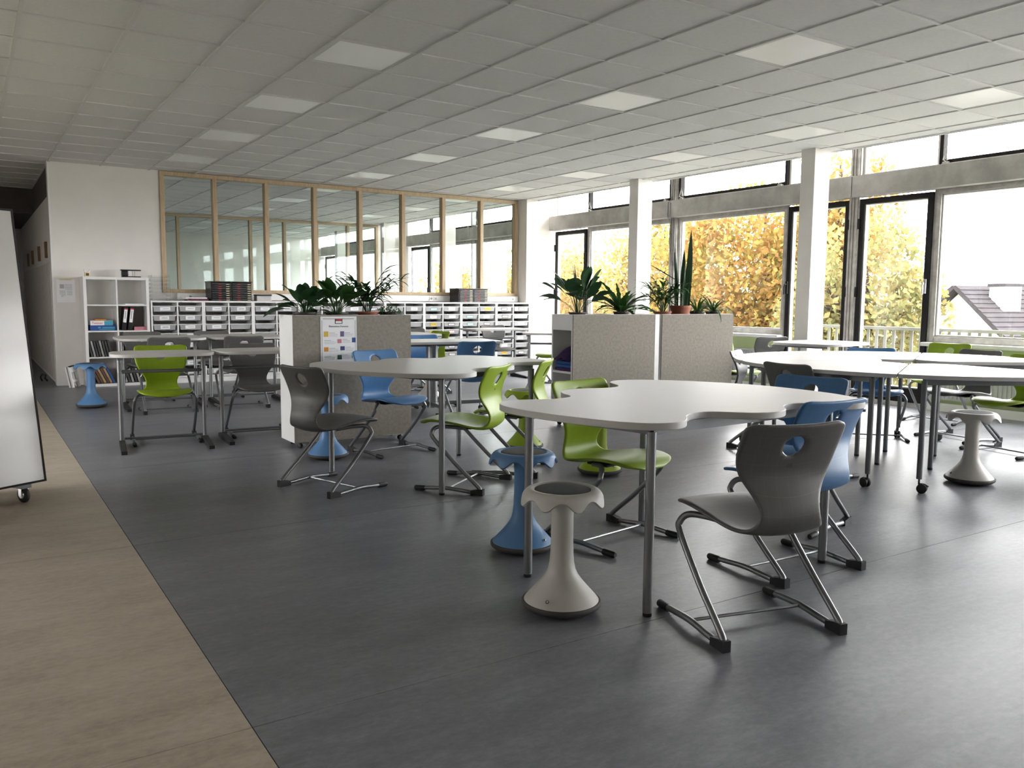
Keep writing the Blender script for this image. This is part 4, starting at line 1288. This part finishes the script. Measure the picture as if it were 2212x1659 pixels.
MB().box(-0.025, 0.025, -0.003, -0.002, PH - 0.053, PH - 0.036).build('emblem_band', M['paper'], lg)
SQ = [(-0.105, 0.302, 'yellow', 0.036, 0.042), (0.028, 0.302, 'violet', 0.032, 0.042), (0.005, 0.245, 'pink', 0.034, 0.032), (0.125, 0.252, 'blue_card', 0.032, 0.038), (-0.105, 0.182, 'orange', 0.036, 0.034),
      (0.030, 0.188, 'navy', 0.036, 0.032), (0.005, 0.118, 'dkgreen', 0.036, 0.036), (0.125, 0.128, 'teal', 0.034, 0.036), (-0.105, 0.058, 'magenta', 0.036, 0.036), (0.030, 0.055, 'red', 0.036, 0.046)]
for x, z, m_, w, h in SQ:
    MB().box(x - w / 2, x + w / 2, -0.0022, -0.001, z - h / 2, z + h / 2).build('picture_square', M[m_], po)
tx = MB()
for x0, z, w in ((-0.08, 0.31, 0.085), (0.05, 0.31, 0.08), (-0.12, 0.252, 0.10), (0.03, 0.258, 0.072), (-0.08, 0.19, 0.085), (0.055, 0.196, 0.08), (-0.12, 0.126, 0.10), (0.03, 0.134, 0.072), (-0.08, 0.066, 0.085), (0.055, 0.068, 0.08)):
    for q in range(4):
        tx.box(x0, x0 + w * (0.55 if q == 0 else R.uniform(0.75, 1.0)), -0.0018, -0.001, z - q * 0.0085 - 0.001, z - q * 0.0085 + (0.0022 if q == 0 else 0.0008))
tx.build('text_lines', M['grey_ink'], po)['kind'] = 'stuff'

# ================================================================== STORAGE ALONG THE BACK WALL
CW, X0, YF, HT = 0.3400, 2.04, 12.05, 1.125
tray_mb = MB()
w2, d2, h2 = 0.142, 0.34, 0.078
tray_mb.add([(-w2 * .93, 0.004, -h2), (w2 * .93, 0.004, -h2), (w2 * .93, d2, -h2), (-w2 * .93, d2, -h2), (-w2, 0, -0.008), (w2, 0, -0.008), (w2, d2, -0.008), (-w2, d2, -0.008),
             (-w2 + .006, .006, -0.008), (w2 - .006, .006, -0.008), (w2 - .006, d2 - .006, -0.008), (-w2 + .006, d2 - .006, -0.008), (-w2 + .01, .01, -h2 + .005), (w2 - .01, .01, -h2 + .005), (w2 - .01, d2 - .01, -h2 + .005), (-w2 + .01, d2 - .01, -h2 + .005)],
            [(3, 2, 1, 0), (0, 1, 5, 4), (1, 2, 6, 5), (2, 3, 7, 6), (3, 0, 4, 7), (8, 9, 13, 12), (9, 10, 14, 13), (10, 11, 15, 14), (11, 8, 12, 15), (12, 13, 14, 15)])
lw = 0.155
tray_mb.box(-lw, lw, -0.012, 0.004, -0.012, 0.0, 1).box(-lw, -w2, 0.004, d2, -0.008, 0, 1).box(w2, lw, 0.004, d2, -0.008, 0, 1).box(-w2 * .9, w2 * .9, d2 - .008, d2, -0.012, 0, 1)
tray_me = tray_mb.mesh('drawer', [M['tray'], M['lip']])
def card_mesh(w, h, m_bg, lines, border=None):
    mb = MB().box(-w / 2, w / 2, -0.0015, 0, -h / 2, h / 2)
    if border: mb.box(-w / 2 + .008, w / 2 - .008, -0.0022, -0.001, -h / 2 + .008, h / 2 - .008, 2)
    rr = random.Random(lines * 7 + int(w * 1000))
    for k in range(lines):
        z = (lines - 1) * 0.006 - k * 0.012
        x = -w * 0.32 * rr.uniform(0.7, 1)
        while x < w * 0.30:
            q = rr.uniform(0.006, 0.018)
            mb.box(x, min(x + q, w * 0.34), -0.003, -0.002, z - 0.0022, z + 0.0022, 1); x += q + 0.004
    return mb.mesh('label_card', [m_bg, M['ink'], M['paper']])
CARDS_L = [card_mesh(.125, .048, M['paper'], 1), card_mesh(.12, .05, M['paper'], 2), card_mesh(.13, .046, M['paper'], 1)]
CARDS_R = [card_mesh(.115, .045, M['paper'], 1), card_mesh(.12, .042, M['teal'], 1, True), card_mesh(.12, .044, M['paper'], 1), card_mesh(.11, .044, M['pink'], 1, True), card_mesh(.115, .046, M['yellow'], 1), card_mesh(.12, .044, M['ink'], 1, True), card_mesh(.115, .045, M['paper'], 1), card_mesh(.12, .046, M['book_brown'], 1, True)]
place = ['left end, beside the white bookshelf', 'behind the left desks, second from the bookshelf', 'third from the bookshelf, just left of the poster planter', 'hidden for the most part behind the poster planter', 'behind the broad-leaved planter plants',
         'just right of the poster planter', 'sixth along, behind the blue chair', 'second from the right end', 'right end, by the pillar']
place = ['with plain printed cards, next to the bookshelf', 'second from the bookshelf', 'third from the bookshelf, left of the poster planter', 'fourth from the bookshelf, behind the poster planter', 'fifth from the bookshelf, behind the palm', 'fourth from the pillar, just right of the planter', 'third from the pillar', 'second from the pillar', 'at the right end by the pillar']
rc = random.Random(11)
for u in range(9):
    t = thing('storage_unit', 'white tray cabinet %s' % place[u], 'cabinet', (X0 + u * 2 * CW, YF, 0), 0, 'tray cabinets along the back wall')
    w = 2 * CW
    b = MB().box(0.001, 0.022, 0, 0.37, 0, HT - 0.022).box(w - 0.022, w - 0.001, 0, 0.37, 0, HT - 0.022).box(CW - 0.009, CW + 0.009, 0.002, 0.37, 0.1, HT - 0.022)
    b.box(0.001, w - 0.001, 0, 0.37, HT - 0.022, HT).box(0.022, w - 0.022, 0.006, 0.37, 0.08, 0.10).box(0.022, w - 0.022, 0.03, 0.04, 0, 0.08).box(0.022, w - 0.022, 0.36, 0.37, 0.08, HT - 0.022)
    b.build('body', M['white'], t)
    for c in range(2):
        for r in range(8):
            if u in (3,) and r > 3: continue
            o = link('drawer', tray_me, t, (c * CW + CW / 2 + (0.004 if c == 0 else -0.004), 0.012 + rc.uniform(-0.006, 0.012), 1.058 - 0.1235 * r - rc.uniform(0, 0.004)))
            o.rotation_euler = (rc.uniform(-0.006, 0.012), 0, 0)
            colk = u * 2 + c
            if colk < 9:
                if (colk in (3,) and r > 1) or (colk == 4 and r > 0) or rc.random() < 0.1: continue
                k_ = link('label_card', CARDS_L[rc.randrange(3)], o, (rc.uniform(-0.01, 0.012), 0.0005, -0.040))
            else:
                if rc.random() < 0.22: continue
                k_ = link('label_card', CARDS_R[rc.randrange(8)], o, (rc.uniform(-0.015, 0.015), 0.0005, -0.040 - rc.uniform(0, 0.004)))
            k_.rotation_euler = (0.055, rc.uniform(-0.03, 0.03), 0)

# ---- paper sorters on the cabinets
def sorter(x, label, n=8, w=0.56, h=0.27):
    t = thing('paper_sorter', label, 'paper sorter', (x, 12.08, HT), 0, 'black paper sorters')
    MB().box(0, 0.012, 0, 0.32, 0, h).box(w - 0.012, w, 0, 0.32, 0, h).box(0.012, w - 0.012, 0.30, 0.32, 0, h).box(0.012, w - 0.012, 0, 0.32, 0, 0.008).box(w / 2 - 0.005, w / 2 + 0.005, 0.0, 0.30, 0.008, h - 0.008).box(-0.008, w + 0.008, -0.01, 0.325, h - 0.008, h + 0.004).build('case', M['black_gloss'], t)
    p = (h - 0.02) / n
    tm = MB()
    tm.box(0.014, w / 2 - 0.007, -0.012, 0.28, 0, p * 0.75).box(w / 2 + 0.007, w - 0.014, -0.012, 0.28, 0, p * 0.75)
    for xx in (0.10, w / 2 + 0.08):
        tm.box(xx, xx + 0.04, -0.014, -0.011, 0, p * 0.25, 1)
    for xx in (w / 2 - 0.075, w - 0.06):
        tm.box(xx, xx + 0.045, -0.014, -0.011, 0, p * 0.28, 2)
    me = tm.mesh('tray', [M['black_gloss'], M['red'], M['cream']])
    for k in range(n): link('tray', me, t, (0, 0, 0.009 + k * p))
    return t
sorter(2.83, 'black paper sorter with red and cream tabs on the left tray cabinets')
sorter(6.77, 'black paper sorter with red and cream tabs on the right tray cabinets', 8, 0.55, 0.225)
bx_ = tag(MB().cbox(3.47, 3.68, 12.10, 12.25, HT, HT + 0.075, 0.008).build('pencil_box', M['edge']), 'small grey pencil box with black lid beside the left sorter', 'box')
MB().cbox(3.465, 3.685, 12.095, 12.255, HT + 0.075, HT + 0.098, 0.006).build('lid', M['black_gloss'], bx_)
tag(MB().box(2.52, 2.80, 12.10, 12.32, HT, HT + 0.018).box(2.58, 2.81, 12.12, 12.33, HT + 0.018, HT + 0.030).build('folder', M['maroon']), 'maroon folder lying left of the left paper sorter', 'folder')
tag(MB().box(2.50, 2.78, 12.09, 12.31, HT + 0.031, HT + 0.046).build('paper_stack', M['paper']), 'stack of white sheets on the maroon folder', 'paper')
# clear acrylic tray tower beside the bookshelf
at = thing('letter_tray_tower', 'clear acrylic letter tray tower between bookshelf and tray cabinets', 'letter tray', (2.07, 12.10, HT))
at_me = MB().box(0, .235, 0, .28, 0, .003).box(0, .003, 0, .28, .003, .03).box(.232, .235, 0, .28, .003, .03).box(0.003, .232, .277, .28, .003, .03).mesh('tray', M['acrylic'])
for k in range(7):
    link('tray', at_me, at, (0, 0, k * 0.052))
for x_, y_ in ((0, 0), (.227, 0), (0, .26), (.227, .26)): MB().box(x_, x_ + .008, y_, y_ + .012, 0, .36).build('post', M['acrylic'], at)

# ---- bookshelf
bs = thing('bookshelf', 'white cube bookshelf of two columns beside the tray cabinets', 'bookshelf', (1.24, 12.05, 0))
BW, BH = 0.785, 1.43
zr = [0.04, 0.380, 0.722, 1.062, 1.395]
MB().cbox(0, .036, 0, .385, 0, BH, .002).cbox(BW - .036, BW, 0, .385, 0, BH, .002).cbox(.036, BW - .036, 0, .385, BH - .036, BH, .002).cbox(.036, BW - .036, 0, .385, 0, .036, .002).build('carcass', M['white'], bs)
MB().box(.036, BW - .036, .372, .384, .036, BH - .036).build('back_board', M['wall'], bs)
MB().box(BW / 2 - .009, BW / 2 + .009, 0.004, .372, .036, BH - .036).build('divider', M['white'], bs)
for z in zr[1:4]:
    for a in (.036, BW / 2 + .009):
        MB().box(a, a + BW / 2 - .045, 0.004, .372, z - .009, z + .009).build('shelf', M['white'], bs)
bx0 = 1.24 + .036
def on_shelf(name, x0, x1, z0, z1, m_, label, cat, group=None, tilt=0.0, y0=12.08, y1=12.30, extra=None):
    cx = (x0 + x1) / 2
    mb = MB().cbox(x0 - cx, x1 - cx, 0, y1 - y0, 0, z1 - z0, 0.002)
    o = mb.build(name, m_, None, loc=(cx, y0, z0 + abs(math.sin(tilt)) * (x1 - x0) / 2))
    o.rotation_euler = (0, tilt, 0)
    return tag(o, label, cat, group)
g1 = on_shelf('game_box', bx0 + .03, bx0 + .335, zr[2] + .010, zr[2] + .078, M['blue_card'], 'dark blue board game box under the white one in the bookshelf', 'game box')
g2 = on_shelf('game_box', bx0 + .035, bx0 + .30, zr[2] + .080, zr[2] + .138, M['paper'], 'white and light blue game box with red lettering in the bookshelf', 'game box')
MB().box(.03, .133, -.002, 0, .002, .056).build('picture_end', M['cyan'], g2)
tm_ = link('lettering', text_mesh('Twister', 0.042, M['red'], 'lettering'), g2, (-0.052, -0.002, 0.028)); tm_.rotation_euler = (PI / 2, 0, 0)
MB().box(-.05, .14, -.002, 0, .012, .02).box(-.06, -.03, -.002, 0, .03, .05).box(-.01, .14, -.002, 0, .03, .045).build('picture_band', M['cyan'], g1)
on_shelf('card_pack', bx0 + .09, bx0 + .22, zr[2] + .140, zr[2] + .158, M['orange'], 'flat orange card pack on top of the game boxes', 'card pack')
xr = 1.24 + BW / 2 + .012
for k in range(2):
    o = on_shelf('ring_binder', xr + .035 + k * .075, xr + .085 + k * .075, zr[2] + .012, zr[2] + .312, M['black_gloss'], ('left' if k == 0 else 'right') + ' of the two leaning black ring binders with white spine labels', 'binder', 'black ring binders', 0.13)
    MB().box(-.019, .019, -.002, 0, .10, .285).build('spine_label', M['paper'], o)
    MB().box(-.019, .019, -.0025, -.001, .270, .285).build('spine_band', M['red'], o)
    w_ = MB()
    for q in range(9): w_.box(-.006, .004, -.003, -.002, .15 + q * .012, .157 + q * .012)
    w_.build('spine_text', M['ink'], o)['kind'] = 'stuff'
on_shelf('pencil_case', xr + .19, xr + .36, zr[2] + .010, zr[2] + .055, M['pink'], 'flat dusty pink pouch beside the black binders', 'pouch')
on_shelf('paper_stack', xr + .09, xr + .32, zr[3] + .010, zr[3] + .020, M['paper'], 'few loose sheets in the top right bookshelf cube', 'paper')
ORD = ['first', 'second', 'third', 'fourth', 'fifth', 'sixth', 'seventh', 'eighth']
for k in range(8):
    m_ = 'book_grey' if k in (4, 1) else 'book_dark'
    on_shelf('book', bx0 + .03 + k * .033, bx0 + .052 + k * .033, zr[1] + .011, zr[1] + .215 + R.uniform(-.01, .012), M[m_], '%s leaning book, %s from the left in the third-row left cube' % ('pale grey' if k in (4, 1) else 'dark', ORD[k]), 'book', 'dark books on third shelf', -0.2)
on_shelf('book', xr + .01, xr + .04, zr[1] + .011, zr[1] + .19, M['red'], 'red book beside the divider in the third row', 'book')
for k in range(4):
    on_shelf('book', xr + .07 + k * .05, xr + .10 + k * .05, zr[1] + .011, zr[1] + .20, M['book_dark'], 'dark book, %s to the right of the red one in the third row' % ORD[k], 'book', 'dark books beside the red book')
for k in range(6):
    m_ = ('book_brown', 'book_brown', 'book_tan', 'book_brown', 'book_tan', 'blue_card')[k]
    c_ = {'book_brown': 'brown', 'book_tan': 'tan', 'blue_card': 'blue'}[m_]
    on_shelf('book', bx0 + .10 + k * .036, bx0 + .126 + k * .036, .040, .250, M[m_], '%s leaning book, %s from the left in the bottom left cube' % (c_, ORD[k]), 'book', 'leaning books on bottom shelf', -0.42)
for k in range(6):
    on_shelf('book', xr + .06 + k * .04, xr + .085 + k * .04, .040, .230, M['book_dark'] if k % 2 else M['book_grey'], '%s leaning book, %s from the left in the bottom right cube' % ('dark' if k % 2 else 'grey', ORD[k]), 'book', 'books in bottom right cube', -0.25)
# on top of the bookshelf
hp_ = thing('hole_punch', 'black long-arm hole punch lying on top of the bookshelf', 'hole punch', (1.72, 12.18, BH))
MB().cbox(0, .235, 0, .09, 0, .016, .004).build('base', M['black_gloss'], hp_)
MB().cbox(-.01, .24, .01, .08, .088, .104, .005).build('lever', M['black_gloss'], hp_)
MB().cbox(0, .085, .02, .07, .016, .088, .012).build('body', M['black_gloss'], hp_)
for x in (.14, .165): MB().tube([(x, .045, .016), (x, .045, .088)], .006, 8).build('punch_pin', M['edge'], hp_, True)
gb = thing('trinket_box', 'tiny cream paper box with folded ears on top of the bookshelf', 'box', (1.31, 12.18, BH))
MB().cbox(-.032, .032, 0, .05, 0, .06, .003).build('cup', M['cream'], gb)
for s in (-1, 1): MB().add([(s * .032, 0, .06), (s * .004, 0, .06), (s * .035, 0, .098), (s * .032, .05, .06), (s * .004, .05, .06), (s * .035, .05, .098)], [(0, 1, 2), (3, 5, 4), (0, 2, 5, 3), (1, 4, 5, 2), (0, 3, 4, 1)]).build('ear', M['paper'], gb)
MB().box(-.018, .018, -.002, 0, .012, .045).build('emblem', M['book_brown'], gb)
# folded step stool leaning beside the bookshelf
ss = thing('step_stool', 'folded white plastic step stool leaning on the wall behind blue stool', 'step stool', (1.13, 12.12, 0), math.radians(62))
for q in (0, 1):
    p_ = MB()
    p_.box(-.11, -.075, 0, .018, 0, .27).box(.075, .11, 0, .018, 0, .27).box(-.075, .075, 0, .018, .20, .27).box(-.075, .075, 0, .018, .07, .105)
    o = p_.build('side_panel', M['white'], ss, loc=(0, q * .035, 0.006)); o.rotation_euler = (-0.18, 0, 0)
tb = MB().tube([(-.10, 0.06, .27), (-.10, .015, .285), (.10, .015, .285), (.10, 0.06, .27)], .010, 8).build('handle', M['rubber'], ss, True)

# ---- notice on the left part of the back wall
no = tag(MB().box(-.108, .108, -.0015, 0, -.15, .15).build('notice', M['paper'], None, loc=(1.078, YB - 0.001, 1.245)), 'printed white notice pinned to the wall left of the bookshelf', 'notice')
MB().box(-.07, .07, -.012, 0, .140, .158).build('clip', M['cream'], no)
MB().box(-.07, -.02, -.0025, -.001, .03, .085).build('picture', M['edge'], no)
l_ = MB()
for k in range(7): l_.box(-.012, .075, -.0025, -.001, .083 - k * .011, .086 - k * .011)
for k in range(8): l_.box(-.075 if k < 5 else -.06, (-.005 if k < 7 else -.03), -.0025, -.001, .0 - k * .011, .003 - k * .011)
for k in range(6): l_.box(.01, .075, -.0025, -.001, .0 - k * .011, .003 - k * .011)
l_.build('text_lines', M['grey_ink'], no)['kind'] = 'stuff'

# ---- leaning whiteboard on wheels at the left edge
wbd = thing('whiteboard', 'wheeled double-sided whiteboard leaning at the left edge of the picture', 'whiteboard', (0.313, 5.484, 0), math.atan2(.491, .871))
lean = math.atan2(0.19, 1.537); HB = 1.549
for q, (y, s) in enumerate(((0.0, 1), (0.46, -1))):
    mx_ = Matrix.Translation((0, y, 0.12)) @ Matrix.Rotation(-lean * s, 4, 'X')
    fcs = (-0.012, 0.0) if s == 1 else (0.0, 0.012)
    MB().box(-1.25, 0, fcs[0], fcs[1], 0, HB).xform(mx_).build('board', M['board'], wbd)
    e_ = MB().box(-1.25, 0.0, -0.014, 0.014, -0.012, 0).box(-1.25, 0.0, -0.014, 0.014, HB, HB + .012).box(0, .012, -0.014, 0.014, -.012, HB + .012).box(-1.262, -1.25, -0.014, 0.014, -.012, HB + .012)
    e_.xform(mx_).build('edge_frame', M['black'], wbd)
for x in (-.10, -1.15):
    bm_ = MB().box(x - .03, x + .03, 0.0, .46, .085, .108).build('foot_beam', M['steel_dark'], wbd)
    for y in (.03, .43):
        c_ = MB().lathe([(0, -.013), (.03, -.013), (.042, -.012), (.046, -.006), (.046, .006), (.042, .012), (.03, .013), (0, .013)], 24).xform(Matrix.Translation((x, y, .046)) @ Matrix.Rotation(PI / 2, 4, 'Y')).build('caster_wheel', M['rubber'], bm_, True)
        for s in (-1, 1):
            MB().lathe([(0, 0), (.024, 0), (.020, .004), (0, .004)], 18).xform(Matrix.Translation((x + s * .0125, y, .046)) @ Matrix.Rotation(s * PI / 2, 4, 'Y')).build('hub', M['chrome'], bm_, True)
        MB().box(x - .022, x - .016, y - .014, y + .014, .04, .09).box(x + .016, x + .022, y - .014, y + .014, .04, .09).box(x - .022, x + .022, y - .014, y + .014, .082, .09).build('fork', M['chrome'], bm_)

# dark hook lying by the corridor corner
tag(MB().tube([(0.80, 13.2, .01), (0.78, 13.15, .06), (0.80, 13.1, .11), (0.84, 13.08, .10), (0.83, 13.1, .05), (0.86, 13.15, .01)], .012, 6).build('door_stop', M['rubber']), 'small dark curved door stop on the floor by the corridor corner', 'door stop')
